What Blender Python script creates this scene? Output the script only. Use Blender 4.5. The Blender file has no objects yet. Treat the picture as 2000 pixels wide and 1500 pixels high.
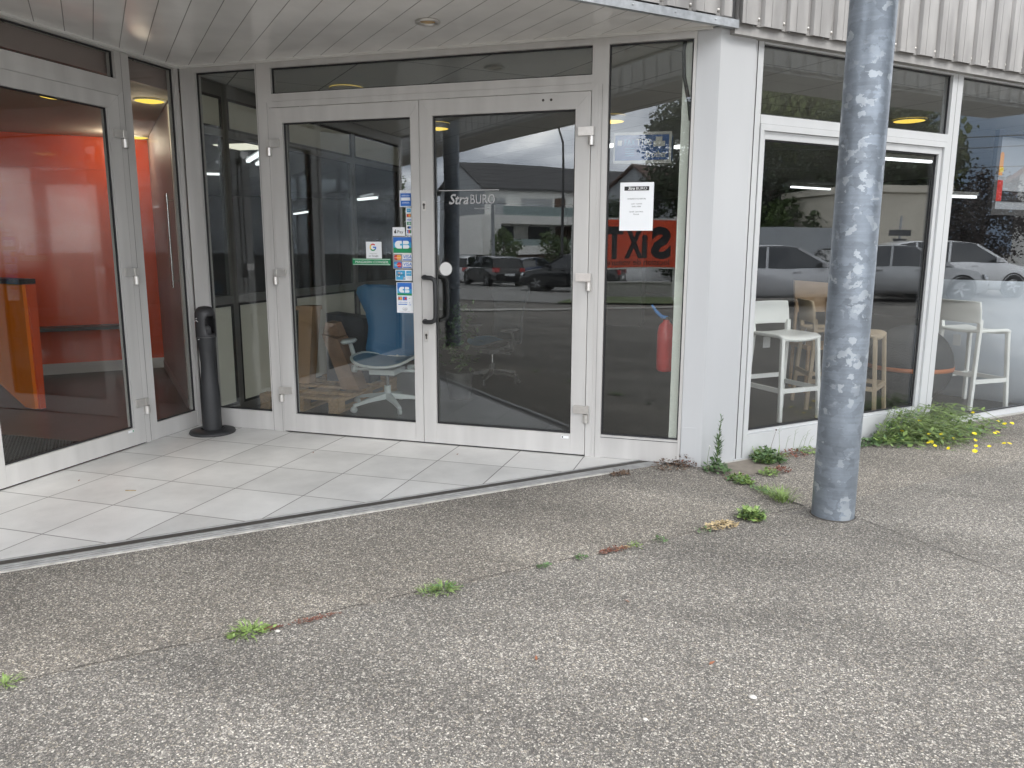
import bpy, math, random
from mathutils import Vector, Matrix
random.seed(7)
R=math.radians; PI=math.pi; S2=math.sqrt(2)
sc=bpy.context.scene; col=sc.collection
# ---------------------------------------------------------------- camera
cam=bpy.data.cameras.new('camera'); cam.sensor_width=36; cam.lens=27.317; cam.clip_start=.05; cam.clip_end=2000
co=bpy.data.objects.new('camera',cam); col.objects.link(co); sc.camera=co
P_,RR_,Y_=R(10.2698),R(.1717),R(16.921)
cp,sp,cr,sr=math.cos(P_),math.sin(P_),math.cos(RR_),math.sin(RR_)
A_=Matrix(((1,0,0),(0,-sp,-cp),(0,cp,-sp))); B_=Matrix(((cr,-sr,0),(sr,cr,0),(0,0,1)))
T_=Matrix(((math.cos(Y_),math.sin(Y_),0),(-math.sin(Y_),math.cos(Y_),0),(0,0,1)))
M_=B_@A_@T_
rot=Matrix((M_[0],-M_[1],-M_[2])).transposed()
co.matrix_world=Matrix.Translation((4.286,-5.262,1.5))@rot.to_4x4()
# ---------------------------------------------------------------- world: overcast sky over a Nishita sky
SUN_AZ=Vector((.97,-.22,0)).normalized(); SUN_EL=R(50)
w=bpy.data.worlds.new('World'); sc.world=w; w.use_nodes=True
nt=w.node_tree; nt.nodes.clear(); N=nt.nodes.new; Lk=nt.links.new
out=N('ShaderNodeOutputWorld'); bg=N('ShaderNodeBackground'); bg.inputs[1].default_value=.1; Lk(bg.outputs[0],out.inputs[0])
sky=N('ShaderNodeTexSky'); sky.sky_type='NISHITA'; sky.sun_disc=False; sky.sun_elevation=SUN_EL
sky.sun_rotation=math.atan2(SUN_AZ.x,SUN_AZ.y)
tc=N('ShaderNodeTexCoord'); mp=N('ShaderNodeMapping'); mp.inputs['Scale'].default_value=(1,1,2.6); Lk(tc.outputs['Generated'],mp.inputs[0])
n1=N('ShaderNodeTexNoise'); n1.inputs['Scale'].default_value=3.8; n1.inputs['Detail'].default_value=9; n1.inputs['Roughness'].default_value=.58; n1.inputs['Distortion'].default_value=.5
Lk(mp.outputs[0],n1.inputs[0])
rp=N('ShaderNodeValToRGB'); e=rp.color_ramp.elements
e[0].position=.34; e[0].color=(14,15.2,17.5,1); e[1].position=.66; e[1].color=(66,65,63,1)
m=e.new(.50); m.color=(31,32,34,1)
Lk(n1.outputs['Fac'],rp.inputs[0])
# storm bank low in the east, thin cloud overhead
dt=N('ShaderNodeVectorMath'); dt.operation='DOT_PRODUCT'; dt.inputs[1].default_value=(.97,.10,-.25); Lk(tc.outputs['Generated'],dt.inputs[0])
mr=N('ShaderNodeMapRange'); mr.inputs['From Min'].default_value=.68; mr.inputs['From Max'].default_value=.93; Lk(dt.outputs['Value'],mr.inputs[0])
mx0=N('ShaderNodeMix'); mx0.data_type='RGBA'; Lk(mr.outputs[0],mx0.inputs[0]); Lk(rp.outputs[0],mx0.inputs[6]); mx0.inputs[7].default_value=(3.0,4.1,5.8,1)
sx=N('ShaderNodeSeparateXYZ'); Lk(tc.outputs['Generated'],sx.inputs[0])
mz=N('ShaderNodeMapRange'); mz.inputs['From Min'].default_value=.3; mz.inputs['From Max'].default_value=.75; Lk(sx.outputs['Z'],mz.inputs[0])
mx1=N('ShaderNodeMix'); mx1.data_type='RGBA'; Lk(mz.outputs[0],mx1.inputs[0]); Lk(mx0.outputs[2],mx1.inputs[6]); mx1.inputs[7].default_value=(22,22.3,22.8,1)
mx2=N('ShaderNodeMix'); mx2.data_type='RGBA'; mx2.inputs[0].default_value=.9; Lk(sky.outputs[0],mx2.inputs[6]); Lk(mx1.outputs[2],mx2.inputs[7])
Lk(mx2.outputs[2],bg.inputs[0])
sun=bpy.data.lights.new('sun','SUN'); sun.energy=1.5; sun.angle=R(14); sun.color=(1,.965,.91)
so=bpy.data.objects.new('sun',sun); col.objects.link(so)
sd=(SUN_AZ*math.cos(SUN_EL)+Vector((0,0,math.sin(SUN_EL)))); so.rotation_euler=sd.to_track_quat('Z','Y').to_euler(); so.location=sd*60
vs=sc.view_settings; vs.view_transform='Standard'; vs.look='None'; vs.gamma=1; vs.exposure=.22; vs.use_curve_mapping=False
cy=sc.cycles; cy.max_bounces=10; cy.transparent_max_bounces=24; cy.glossy_bounces=5; cy.diffuse_bounces=6; cy.transmission_bounces=4; cy.use_denoising=True
cy.sample_clamp_indirect=6; cy.caustics_reflective=False; cy.caustics_refractive=False
# ---------------------------------------------------------------- materials
def newmat(name):
    m=bpy.data.materials.new(name); m.use_nodes=True; t=m.node_tree; b=t.nodes['Principled BSDF']; return m,t,b
def pm(name,c,rough=.5,metal=0.,var=.0,vs_=6.,bump=0.,bs=60.,coat=0.,spec=.5,trans=0.,alpha=None,stretch=(1,1,1)):
    """plain procedural material: colour broken up by a noise, optional bump"""
    m,t,b=newmat(name); n=t.nodes.new; l=t.links.new
    b.inputs['Roughness'].default_value=rough; b.inputs['Metallic'].default_value=metal
    b.inputs['Specular IOR Level'].default_value=spec
    if coat: b.inputs['Coat Weight'].default_value=coat; b.inputs['Coat Roughness'].default_value=.04
    tcn=n('ShaderNodeTexCoord'); mpn=n('ShaderNodeMapping'); mpn.inputs['Scale'].default_value=stretch; l(tcn.outputs['Object'],mpn.inputs[0])
    ns=n('ShaderNodeTexNoise'); ns.inputs['Scale'].default_value=vs_; ns.inputs['Detail'].default_value=6; l(mpn.outputs[0],ns.inputs[0])
    r=n('ShaderNodeValToRGB'); r.color_ramp.elements[0].position=.3; r.color_ramp.elements[1].position=.7
    v=max(var,.03)
    r.color_ramp.elements[0].color=(c[0]*(1-v),c[1]*(1-v),c[2]*(1-v),1); r.color_ramp.elements[1].color=(min(1,c[0]*(1+v)),min(1,c[1]*(1+v)),min(1,c[2]*(1+v)),1)
    l(ns.outputs['Fac'],r.inputs[0]); l(r.outputs[0],b.inputs['Base Color'])
    if bump:
        n2=n('ShaderNodeTexNoise'); n2.inputs['Scale'].default_value=bs; n2.inputs['Detail'].default_value=3; l(mpn.outputs[0],n2.inputs[0])
        bp=n('ShaderNodeBump'); bp.inputs['Strength'].default_value=bump; bp.inputs['Distance'].default_value=.01; l(n2.outputs['Fac'],bp.inputs['Height']); l(bp.outputs[0],b.inputs['Normal'])
    return m
def emit(name,c,s):
    m=bpy.data.materials.new(name); m.use_nodes=True; t=m.node_tree; t.nodes.clear()
    o=t.nodes.new('ShaderNodeOutputMaterial'); e=t.nodes.new('ShaderNodeEmission'); e.inputs[0].default_value=(*c,1); e.inputs[1].default_value=s
    t.links.new(e.outputs[0],o.inputs[0]); return m
def glassmat(name,base,tint,wob=0.):
    """clear glazing: Schlick reflectance on each face, the rest passes straight through"""
    m=bpy.data.materials.new(name); m.use_nodes=True; t=m.node_tree; t.nodes.clear(); n=t.nodes.new; l=t.links.new
    o=n('ShaderNodeOutputMaterial'); mix=n('ShaderNodeMixShader'); tr=n('ShaderNodeBsdfTransparent'); tr.inputs[0].default_value=(*tint,1)
    gl=n('ShaderNodeBsdfGlossy'); gl.inputs['Roughness'].default_value=0.0; gl.inputs[0].default_value=(.94,.97,1,1)
    g=n('ShaderNodeNewGeometry'); d=n('ShaderNodeVectorMath'); d.operation='DOT_PRODUCT'; l(g.outputs['Incoming'],d.inputs[0]); l(g.outputs['Normal'],d.inputs[1])
    ab=n('ShaderNodeMath'); ab.operation='ABSOLUTE'; l(d.outputs['Value'],ab.inputs[0])
    s1=n('ShaderNodeMath'); s1.operation='SUBTRACT'; s1.inputs[0].default_value=1; l(ab.outputs[0],s1.inputs[1])
    pw=n('ShaderNodeMath'); pw.operation='POWER'; pw.inputs[1].default_value=5; l(s1.outputs[0],pw.inputs[0])
    ma=n('ShaderNodeMath'); ma.operation='MULTIPLY_ADD'; ma.inputs[1].default_value=1-base; ma.inputs[2].default_value=base; l(pw.outputs[0],ma.inputs[0])
    l(ma.outputs[0],mix.inputs[0]); l(tr.outputs[0],mix.inputs[1]); l(gl.outputs[0],mix.inputs[2])
    df=n('ShaderNodeBsdfDiffuse'); df.inputs[0].default_value=(.55,.54,.52,1); tcd=n('ShaderNodeTexCoord'); nd=n('ShaderNodeTexNoise'); nd.inputs['Scale'].default_value=2.6; nd.inputs['Detail'].default_value=8; nd.inputs['Roughness'].default_value=.7; nd.inputs['Distortion'].default_value=1.2; l(tcd.outputs['Object'],nd.inputs[0])
    rd=n('ShaderNodeMapRange'); rd.inputs['From Min'].default_value=.45; rd.inputs['From Max'].default_value=.8; rd.inputs['To Max'].default_value=.014; l(nd.outputs['Fac'],rd.inputs[0])
    mxd=n('ShaderNodeMixShader'); l(rd.outputs[0],mxd.inputs[0]); l(mix.outputs[0],mxd.inputs[1]); l(df.outputs[0],mxd.inputs[2]); l(mxd.outputs[0],o.inputs[0])
    if wob:
        tcn=n('ShaderNodeTexCoord'); ns=n('ShaderNodeTexNoise'); ns.inputs['Scale'].default_value=1.3; ns.inputs['Detail'].default_value=1; l(tcn.outputs['Object'],ns.inputs[0])
        bp=n('ShaderNodeBump'); bp.inputs['Strength'].default_value=wob; bp.inputs['Distance'].default_value=.02; l(ns.outputs['Fac'],bp.inputs['Height']); l(bp.outputs[0],gl.inputs['Normal'])
    return m
def asphalt():
    m,t,b=newmat('asphalt'); n=t.nodes.new; l=t.links.new
    tcn=n('ShaderNodeTexCoord')
    v=n('ShaderNodeTexVoronoi'); v.inputs['Scale'].default_value=175; l(tcn.outputs['Object'],v.inputs[0])
    r=n('ShaderNodeValToRGB'); r.color_ramp.interpolation='CONSTANT'; e=r.color_ramp.elements
    e[0].color=(.155,.15,.145,1); e[0].position=0; e[1].position=.20; e[1].color=(.205,.198,.19,1)
    for p,c in ((.45,(.275,.265,.25)),(.62,(.34,.33,.31)),(.76,(.40,.37,.32)),(.85,(.50,.48,.45)),(.945,(.68,.66,.62))):
        q=e.new(p); q.color=(*c,1)
    sep=n('ShaderNodeSeparateColor'); l(v.outputs['Color'],sep.inputs[0]); l(sep.outputs[0],r.inputs[0])
    # binder between the stones
    v2=n('ShaderNodeTexVoronoi'); v2.feature='DISTANCE_TO_EDGE'; v2.inputs['Scale'].default_value=175; l(tcn.outputs['Object'],v2.inputs[0])
    mr_=n('ShaderNodeMapRange'); mr_.inputs['From Min'].default_value=.02; mr_.inputs['From Max'].default_value=.16; mr_.inputs['To Min'].default_value=.42; mr_.inputs['To Max'].default_value=1.05; l(v2.outputs['Distance'],mr_.inputs[0])
    mu=n('ShaderNodeMix'); mu.data_type='RGBA'; mu.blend_type='MULTIPLY'; mu.inputs[0].default_value=1; l(r.outputs[0],mu.inputs[6]); l(mr_.outputs[0],mu.inputs[7])
    # bigger stones
    v3=n('ShaderNodeTexVoronoi'); v3.inputs['Scale'].default_value=48; l(tcn.outputs['Object'],v3.inputs[0])
    sp3=n('ShaderNodeSeparateColor'); l(v3.outputs['Color'],sp3.inputs[0])
    g1=n('ShaderNodeMath'); g1.operation='GREATER_THAN'; g1.inputs[1].default_value=.90; l(sp3.outputs[1],g1.inputs[0])
    g2=n('ShaderNodeMath'); g2.operation='LESS_THAN'; g2.inputs[1].default_value=.26; l(v3.outputs['Distance'],g2.inputs[0])
    g3=n('ShaderNodeMath'); g3.operation='MULTIPLY'; l(g1.outputs[0],g3.inputs[0]); l(g2.outputs[0],g3.inputs[1])
    mb=n('ShaderNodeMix'); mb.data_type='RGBA'; l(g3.outputs[0],mb.inputs[0]); l(mu.outputs[2],mb.inputs[6]); mb.inputs[7].default_value=(.50,.48,.44,1)
    # worn and stained areas
    ns=n('ShaderNodeTexNoise'); ns.inputs['Scale'].default_value=.75; ns.inputs['Detail'].default_value=5; ns.inputs['Roughness'].default_value=.55; l(tcn.outputs['Object'],ns.inputs[0])
    rr=n('ShaderNodeMapRange'); rr.inputs['From Min'].default_value=.34; rr.inputs['From Max'].default_value=.66; rr.inputs['To Min'].default_value=.80; rr.inputs['To Max'].default_value=1.14; l(ns.outputs['Fac'],rr.inputs[0])
    m2=n('ShaderNodeMix'); m2.data_type='RGBA'; m2.blend_type='MULTIPLY'; m2.inputs[0].default_value=1; l(mb.outputs[2],m2.inputs[6]); l(rr.outputs[0],m2.inputs[7])
    mpb=n('ShaderNodeMapping'); mpb.inputs['Rotation'].default_value=(0,0,R(-45)); mpb.inputs['Scale'].default_value=(.35,1.5,1); l(tcn.outputs['Object'],mpb.inputs[0])
    nb=n('ShaderNodeTexNoise'); nb.inputs['Scale'].default_value=1.15; nb.inputs['Detail'].default_value=4; l(mpb.outputs[0],nb.inputs[0])
    rb=n('ShaderNodeMapRange'); rb.inputs['From Min'].default_value=.36; rb.inputs['From Max'].default_value=.62; rb.inputs['To Min'].default_value=.78; rb.inputs['To Max'].default_value=1.05; l(nb.outputs['Fac'],rb.inputs[0])
    mbb=n('ShaderNodeMix'); mbb.data_type='RGBA'; mbb.blend_type='MULTIPLY'; mbb.inputs[0].default_value=1; l(m2.outputs[2],mbb.inputs[6]); l(rb.outputs[0],mbb.inputs[7])
    mwt=n('ShaderNodeMix'); mwt.data_type='RGBA'; mwt.blend_type='MULTIPLY'; mwt.inputs[0].default_value=1; l(mbb.outputs[2],mwt.inputs[6]); mwt.inputs[7].default_value=(1.0,.975,.94,1); m2=mwt
    # older, browner strip against the building (before the joint)
    gx=n('ShaderNodeSeparateXYZ'); l(tcn.outputs['Object'],gx.inputs[0])
    sb=n('ShaderNodeMath'); sb.operation='SUBTRACT'; l(gx.outputs[0],sb.inputs[0]); l(gx.outputs[1],sb.inputs[1])
    ls=n('ShaderNodeMath'); ls.operation='LESS_THAN'; ls.inputs[1].default_value=5.34; l(sb.outputs[0],ls.inputs[0])
    m3=n('ShaderNodeMix'); m3.data_type='RGBA'; m3.blend_type='MULTIPLY'; l(ls.outputs[0],m3.inputs[0]); l(m2.outputs[2],m3.inputs[6]); m3.inputs[7].default_value=(1.10,1.08,1.05,1)
    l(m3.outputs[2],b.inputs['Base Color']); b.inputs['Roughness'].default_value=.88; b.inputs['Specular IOR Level'].default_value=.35
    bp=n('ShaderNodeBump'); bp.inputs['Strength'].default_value=.75; bp.inputs['Distance'].default_value=.004; l(mr_.outputs[0],bp.inputs['Height']); l(bp.outputs[0],b.inputs['Normal'])
    return m
def tilemat(name,c1,rough,off=(0,0),pitch=.474,joint=.0035,jc=(.12,.115,.11),var=.15,rotz=0,pitch2=None,bump=.2):
    m,t,b=newmat(name); n=t.nodes.new; l=t.links.new
    tcn=n('ShaderNodeTexCoord'); mpn=n('ShaderNodeMapping'); mpn.inputs['Rotation'].default_value=(0,0,rotz); l(tcn.outputs['Object'],mpn.inputs[0])
    sx=n('ShaderNodeSeparateXYZ'); l(mpn.outputs[0],sx.inputs[0])
    edge=[];ids=[]
    for k,(o,ch) in enumerate(((off[0],0),(off[1],1))):
        p=pitch if k==0 else (pitch2 or pitch)
        a=n('ShaderNodeMath'); a.operation='SUBTRACT'; a.inputs[1].default_value=o; l(sx.outputs[ch],a.inputs[0])
        dv=n('ShaderNodeMath'); dv.operation='DIVIDE'; dv.inputs[1].default_value=p; l(a.outputs[0],dv.inputs[0])
        fl=n('ShaderNodeMath'); fl.operation='FLOOR'; l(dv.outputs[0],fl.inputs[0]); ids.append(fl)
        pp=n('ShaderNodeMath'); pp.operation='PINGPONG'; pp.inputs[1].default_value=.5; l(dv.outputs[0],pp.inputs[0])
        ml=n('ShaderNodeMath'); ml.operation='MULTIPLY'; ml.inputs[1].default_value=p; l(pp.outputs[0],ml.inputs[0]); edge.append(ml)
    mn=n('ShaderNodeMath'); mn.operation='MINIMUM'; l(edge[0].outputs[0],mn.inputs[0]); l(edge[1].outputs[0],mn.inputs[1])
    mr_=n('ShaderNodeMapRange'); mr_.inputs['From Min'].default_value=joint*.6; mr_.inputs['From Max'].default_value=joint*1.3; l(mn.outputs[0],mr_.inputs[0])
    cb=n('ShaderNodeCombineXYZ'); l(ids[0].outputs[0],cb.inputs[0]); l(ids[1].outputs[0],cb.inputs[1])
    wn=n('ShaderNodeTexWhiteNoise'); wn.noise_dimensions='3D'; l(cb.outputs[0],wn.inputs[0])
    ns=n('ShaderNodeTexNoise'); ns.inputs['Scale'].default_value=2.2; ns.inputs['Detail'].default_value=8; ns.inputs['Roughness'].default_value=.65; l(tcn.outputs['Object'],ns.inputs[0])
    ad=n('ShaderNodeMath'); ad.operation='MULTIPLY_ADD'; ad.inputs[1].default_value=.25; l(wn.outputs['Value'],ad.inputs[0]); l(ns.outputs['Fac'],ad.inputs[2])
    r=n('ShaderNodeMapRange'); r.inputs['From Min'].default_value=.35; r.inputs['From Max'].default_value=.95; r.inputs['To Min'].default_value=1-var*1.6; r.inputs['To Max'].default_value=1+var; l(ad.outputs[0],r.inputs[0])
    mu=n('ShaderNodeMix'); mu.data_type='RGBA'; mu.blend_type='MULTIPLY'; mu.inputs[0].default_value=1; mu.inputs[6].default_value=(*c1,1); l(r.outputs[0],mu.inputs[7])
    mj=n('ShaderNodeMix'); mj.data_type='RGBA'; l(mr_.outputs[0],mj.inputs[0]); mj.inputs[6].default_value=(*jc,1); l(mu.outputs[2],mj.inputs[7])
    # speckle of dirt
    n3=n('ShaderNodeTexNoise'); n3.inputs['Scale'].default_value=90; n3.inputs['Detail'].default_value=2; l(tcn.outputs['Object'],n3.inputs[0])
    r3=n('ShaderNodeMapRange'); r3.inputs['From Min'].default_value=.66; r3.inputs['From Max'].default_value=.78; r3.inputs['To Max'].default_value=.35; l(n3.outputs['Fac'],r3.inputs[0])
    mk=n('ShaderNodeMix'); mk.data_type='RGBA'; l(r3.outputs[0],mk.inputs[0]); l(mj.outputs[2],mk.inputs[6]); mk.inputs[7].default_value=(c1[0]*.45,c1[1]*.43,c1[2]*.4,1)
    l(mk.outputs[2],b.inputs['Base Color']); b.inputs['Roughness'].default_value=rough
    bp=n('ShaderNodeBump'); bp.inputs['Strength'].default_value=bump; bp.inputs['Distance'].default_value=.003; l(mr_.outputs[0],bp.inputs['Height']); l(bp.outputs[0],b.inputs['Normal'])
    return m
def galvanised():
    m,t,b=newmat('galvanised_steel'); n=t.nodes.new; l=t.links.new
    tcn=n('ShaderNodeTexCoord'); mpn=n('ShaderNodeMapping'); mpn.inputs['Scale'].default_value=(1,1,1.15); l(tcn.outputs['Object'],mpn.inputs[0])
    wn=n('ShaderNodeTexNoise'); wn.inputs['Scale'].default_value=13; wn.inputs['Detail'].default_value=6; wn.inputs['Roughness'].default_value=.65; l(mpn.outputs[0],wn.inputs[0])
    va=n('ShaderNodeVectorMath'); va.operation='SCALE'; va.inputs['Scale'].default_value=.12; l(wn.outputs['Color'],va.inputs[0])
    vb=n('ShaderNodeVectorMath'); vb.operation='ADD'; l(mpn.outputs[0],vb.inputs[0]); l(va.outputs[0],vb.inputs[1])
    # broad soft spangle
    v=n('ShaderNodeTexVoronoi'); v.inputs['Scale'].default_value=17; l(vb.outputs[0],v.inputs[0]); s_=n('ShaderNodeSeparateColor'); l(v.outputs['Color'],s_.inputs[0])
    r=n('ShaderNodeMapRange'); r.inputs['To Min'].default_value=.84; r.inputs['To Max'].default_value=1.18; l(s_.outputs[0],r.inputs[0])
    # scattered bare bright flakes, fewer towards some areas
    v2=n('ShaderNodeTexVoronoi'); v2.inputs['Scale'].default_value=26; l(vb.outputs[0],v2.inputs[0]); s2_=n('ShaderNodeSeparateColor'); l(v2.outputs['Color'],s2_.inputs[0])
    ar=n('ShaderNodeTexNoise'); ar.inputs['Scale'].default_value=2.3; ar.inputs['Detail'].default_value=3; l(mpn.outputs[0],ar.inputs[0])
    su=n('ShaderNodeMath'); su.operation='MULTIPLY_ADD'; su.inputs[1].default_value=.55; l(ar.outputs['Fac'],su.inputs[0]); l(s2_.outputs[0],su.inputs[2])
    fl=n('ShaderNodeMapRange'); fl.inputs['From Min'].default_value=1.12; fl.inputs['From Max'].default_value=1.24; l(su.outputs[0],fl.inputs[0])
    # rolling streaks round the tube
    mp2=n('ShaderNodeMapping'); mp2.inputs['Scale'].default_value=(2,2,55); l(tcn.outputs['Object'],mp2.inputs[0])
    st=n('ShaderNodeTexNoise'); st.inputs['Scale'].default_value=1.6; st.inputs['Detail'].default_value=5; l(mp2.outputs[0],st.inputs[0])
    sr=n('ShaderNodeMapRange'); sr.inputs['From Min'].default_value=.3; sr.inputs['From Max'].default_value=.7; sr.inputs['To Min'].default_value=.93; sr.inputs['To Max'].default_value=1.08; l(st.outputs['Fac'],sr.inputs[0])
    n2=n('ShaderNodeTexNoise'); n2.inputs['Scale'].default_value=3.0; n2.inputs['Detail'].default_value=6; n2.inputs['Roughness'].default_value=.7; l(mpn.outputs[0],n2.inputs[0])
    r2=n('ShaderNodeMapRange'); r2.inputs['From Min'].default_value=.3; r2.inputs['From Max'].default_value=.7; r2.inputs['To Min'].default_value=.82; r2.inputs['To Max'].default_value=1.25; l(n2.outputs['Fac'],r2.inputs[0])
    a1=n('ShaderNodeMath'); a1.operation='MULTIPLY'; l(r.outputs[0],a1.inputs[0]); l(sr.outputs[0],a1.inputs[1]); a2_=n('ShaderNodeMath'); a2_.operation='MULTIPLY'; l(a1.outputs[0],a2_.inputs[0]); l(r2.outputs[0],a2_.inputs[1])
    mu=n('ShaderNodeMix'); mu.data_type='RGBA'; mu.blend_type='MULTIPLY'; mu.inputs[0].default_value=1; mu.inputs[6].default_value=(.19,.218,.252,1); l(a2_.outputs[0],mu.inputs[7])
    mf=n('ShaderNodeMix'); mf.data_type='RGBA'; l(fl.outputs[0],mf.inputs[0]); l(mu.outputs[2],mf.inputs[6]); mf.inputs[7].default_value=(.36,.395,.43,1)
    l(mf.outputs[2],b.inputs['Base Color']); b.inputs['Metallic'].default_value=.45
    rr=n('ShaderNodeMapRange'); rr.inputs['To Min'].default_value=.34; rr.inputs['To Max'].default_value=.5; l(s_.outputs[1],rr.inputs[0]); l(rr.outputs[0],b.inputs['Roughness'])
    bp=n('ShaderNodeBump'); bp.inputs['Strength'].default_value=.12; bp.inputs['Distance'].default_value=.004; l(st.outputs['Fac'],bp.inputs['Height']); l(bp.outputs[0],b.inputs['Normal'])
    return m
def stripes(name,c,c2,axis,pitch,width,rough=.6,bump=.6,off=0.,metal=0):
    """a sheet with dark grooves across one object axis (0,1,2) or 's' along the facade"""
    m,t,b=newmat(name); n=t.nodes.new; l=t.links.new
    tcn=n('ShaderNodeTexCoord'); sx=n('ShaderNodeSeparateXYZ'); l(tcn.outputs['Object'],sx.inputs[0])
    if axis=='s':
        a=n('ShaderNodeMath'); a.operation='ADD'; l(sx.outputs[0],a.inputs[0]); l(sx.outputs[1],a.inputs[1]); src=n('ShaderNodeMath'); src.operation='DIVIDE'; src.inputs[1].default_value=S2; l(a.outputs[0],src.inputs[0]); so_=src.outputs[0]
    else: so_=sx.outputs[axis]
    a=n('ShaderNodeMath'); a.operation='SUBTRACT'; a.inputs[1].default_value=off; l(so_,a.inputs[0])
    dv=n('ShaderNodeMath'); dv.operation='DIVIDE'; dv.inputs[1].default_value=pitch; l(a.outputs[0],dv.inputs[0])
    pp=n('ShaderNodeMath'); pp.operation='PINGPONG'; pp.inputs[1].default_value=.5; l(dv.outputs[0],pp.inputs[0])
    mr_=n('ShaderNodeMapRange'); mr_.inputs['From Min'].default_value=width/pitch*.3; mr_.inputs['From Max'].default_value=width/pitch*.7; l(pp.outputs[0],mr_.inputs[0])
    ns=n('ShaderNodeTexNoise'); ns.inputs['Scale'].default_value=3; ns.inputs['Detail'].default_value=6; l(tcn.outputs['Object'],ns.inputs[0])
    rg=n('ShaderNodeMapRange'); rg.inputs['From Min'].default_value=.3; rg.inputs['From Max'].default_value=.7; rg.inputs['To Min'].default_value=.9; rg.inputs['To Max'].default_value=1.05; l(ns.outputs['Fac'],rg.inputs[0])
    mu=n('ShaderNodeMix'); mu.data_type='RGBA'; mu.blend_type='MULTIPLY'; mu.inputs[0].default_value=1; mu.inputs[6].default_value=(*c,1); l(rg.outputs[0],mu.inputs[7])
    mj=n('ShaderNodeMix'); mj.data_type='RGBA'; l(mr_.outputs[0],mj.inputs[0]); mj.inputs[6].default_value=(*c2,1); l(mu.outputs[2],mj.inputs[7]); l(mj.outputs[2],b.inputs['Base Color'])
    b.inputs['Roughness'].default_value=rough; b.inputs['Metallic'].default_value=metal
    bp=n('ShaderNodeBump'); bp.inputs['Strength'].default_value=bump; bp.inputs['Distance'].default_value=.01; l(mr_.outputs[0],bp.inputs['Height']); l(bp.outputs[0],b.inputs['Normal'])
    return m
K={}
K['alu']=pm('painted_aluminium',(.52,.51,.495),.42,0,.10,2.4,.04,200,stretch=(3,3,.35))
K['alu2']=pm('white_aluminium',(.54,.55,.555),.4,0,.04,2.2,.04,200,stretch=(3,3,.5))
K['pillar']=pm('white_panel',(.51,.52,.53),.45,0,.03,1.5,stretch=(2,2,.4))
K['seal']=pm('black_rubber',(.018,.018,.02),.55)
K['hinge']=pm('brushed_metal',(.62,.60,.57),.33,.7,.05,40)
K['glass']=glassmat('window_glass',.075,(.92,.925,.91),.05)
K['glass2']=glassmat('left_window_glass',.036,(.94,.945,.93),.04)
K['glass3']=glassmat('shop_window_glass',.095,(.95,.955,.95),.05)
K['glass_in']=glassmat('partition_glass',.04,(.86,.88,.88))
K['asph']=asphalt()
K['tile']=tilemat('porch_tile',(.62,.615,.60),.42,off=(.855-.474*4,-.90-.474*10))
K['galv']=galvanised()
K['plank']=stripes('ceiling_planks',(.90,.885,.865),(.36,.35,.33),'s',.16,.0045,.16,.7,off=-.09)
K['black']=pm('black_plastic',(.022,.023,.025),.5,0,.1,30,.05,150)
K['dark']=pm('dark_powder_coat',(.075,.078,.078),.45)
K['cream']=pm('cream_panel',(.80,.80,.70),.5)
K['clad']=pm('weathered_steel_cladding',(.345,.335,.325),.5,.1,.25,2.5,.05,90,stretch=(3,3,.7))
K['clad2']=pm('brightened_steel_cladding',(.62,.62,.61),.5,.1,.1,3)  # colour lifted to brighten the canopy sheets and their mirror image
K['gut']=pm('galvanised_channel',(.42,.44,.46),.4,.5,.2,20)
K['strip']=pm('threshold_profile',(.055,.050,.045),.6,0,.1,10)
K['edgealu']=pm('worn_aluminium_edge',(.36,.36,.355),.5,.3,.15,20)
K['strip2']=stripes('aluminium_profile',(.55,.55,.54),(.2,.2,.2),0,.02,.004,.4,.3)
K['white']=pm('white_plastic',(.88,.90,.88),.4)
K['beige']=pm('beige_plastic',(.50,.40,.28),.5)
K['paper']=pm('white_paper',(.82,.84,.86),.7)
K['inkblk']=pm('black_print',(.012,.012,.014),.5)
K['inkwht']=pm('white_print',(.8,.8,.8),.5)
K['inkblu']=pm('blue_print',(.03,.16,.55),.5)
K['inkcyan']=pm('cyan_print',(.05,.36,.62),.5)
K['inkgrn']=pm('green_print',(.01,.26,.10),.5)
K['inkred']=pm('red_print',(.62,.04,.03),.5)
K['inkorg']=pm('orange_print',(.85,.36,.05),.5)
K['inkyel']=pm('yellow_print',(.85,.62,.03),.5)
K['inkgry']=pm('grey_print',(.3,.3,.3),.5)
K['lampY']=emit('warm_lamp_glow',(1,.70,.115),1.25)
K['lampW']=emit('tube_glow',(.93,.97,1),2.2)
K['lampP']=emit('panel_glow',(1,.95,.80),1.3)
K['offwhite']=pm('off_white_plastic',(.7,.7,.68),.4)
K['wood']=pm('pallet_wood',(.46,.31,.17),.75,0,.25,5,.2,60,stretch=(8,1,8))
K['card']=pm('cardboard',(.40,.26,.15),.8,0,.1,8)
K['leaf']=pm('weed_leaf',(.19,.28,.08),.55,0,.35,25)
K['leaf2']=pm('dark_weed_leaf',(.09,.16,.06),.5,0,.35,25)
K['stem']=pm('weed_stem',(.16,.22,.08),.6,0,.2,20)
K['redw']=pm('reddish_moss',(.20,.085,.06),.8,0,.4,40)
K['dryw']=pm('dry_brown_weed',(.15,.10,.07),.85,0,.4,40)
K['straw']=pm('straw',(.42,.33,.19),.8,0,.3,40)
K['yel']=pm('yellow_petal',(.85,.72,.02),.5)
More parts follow.
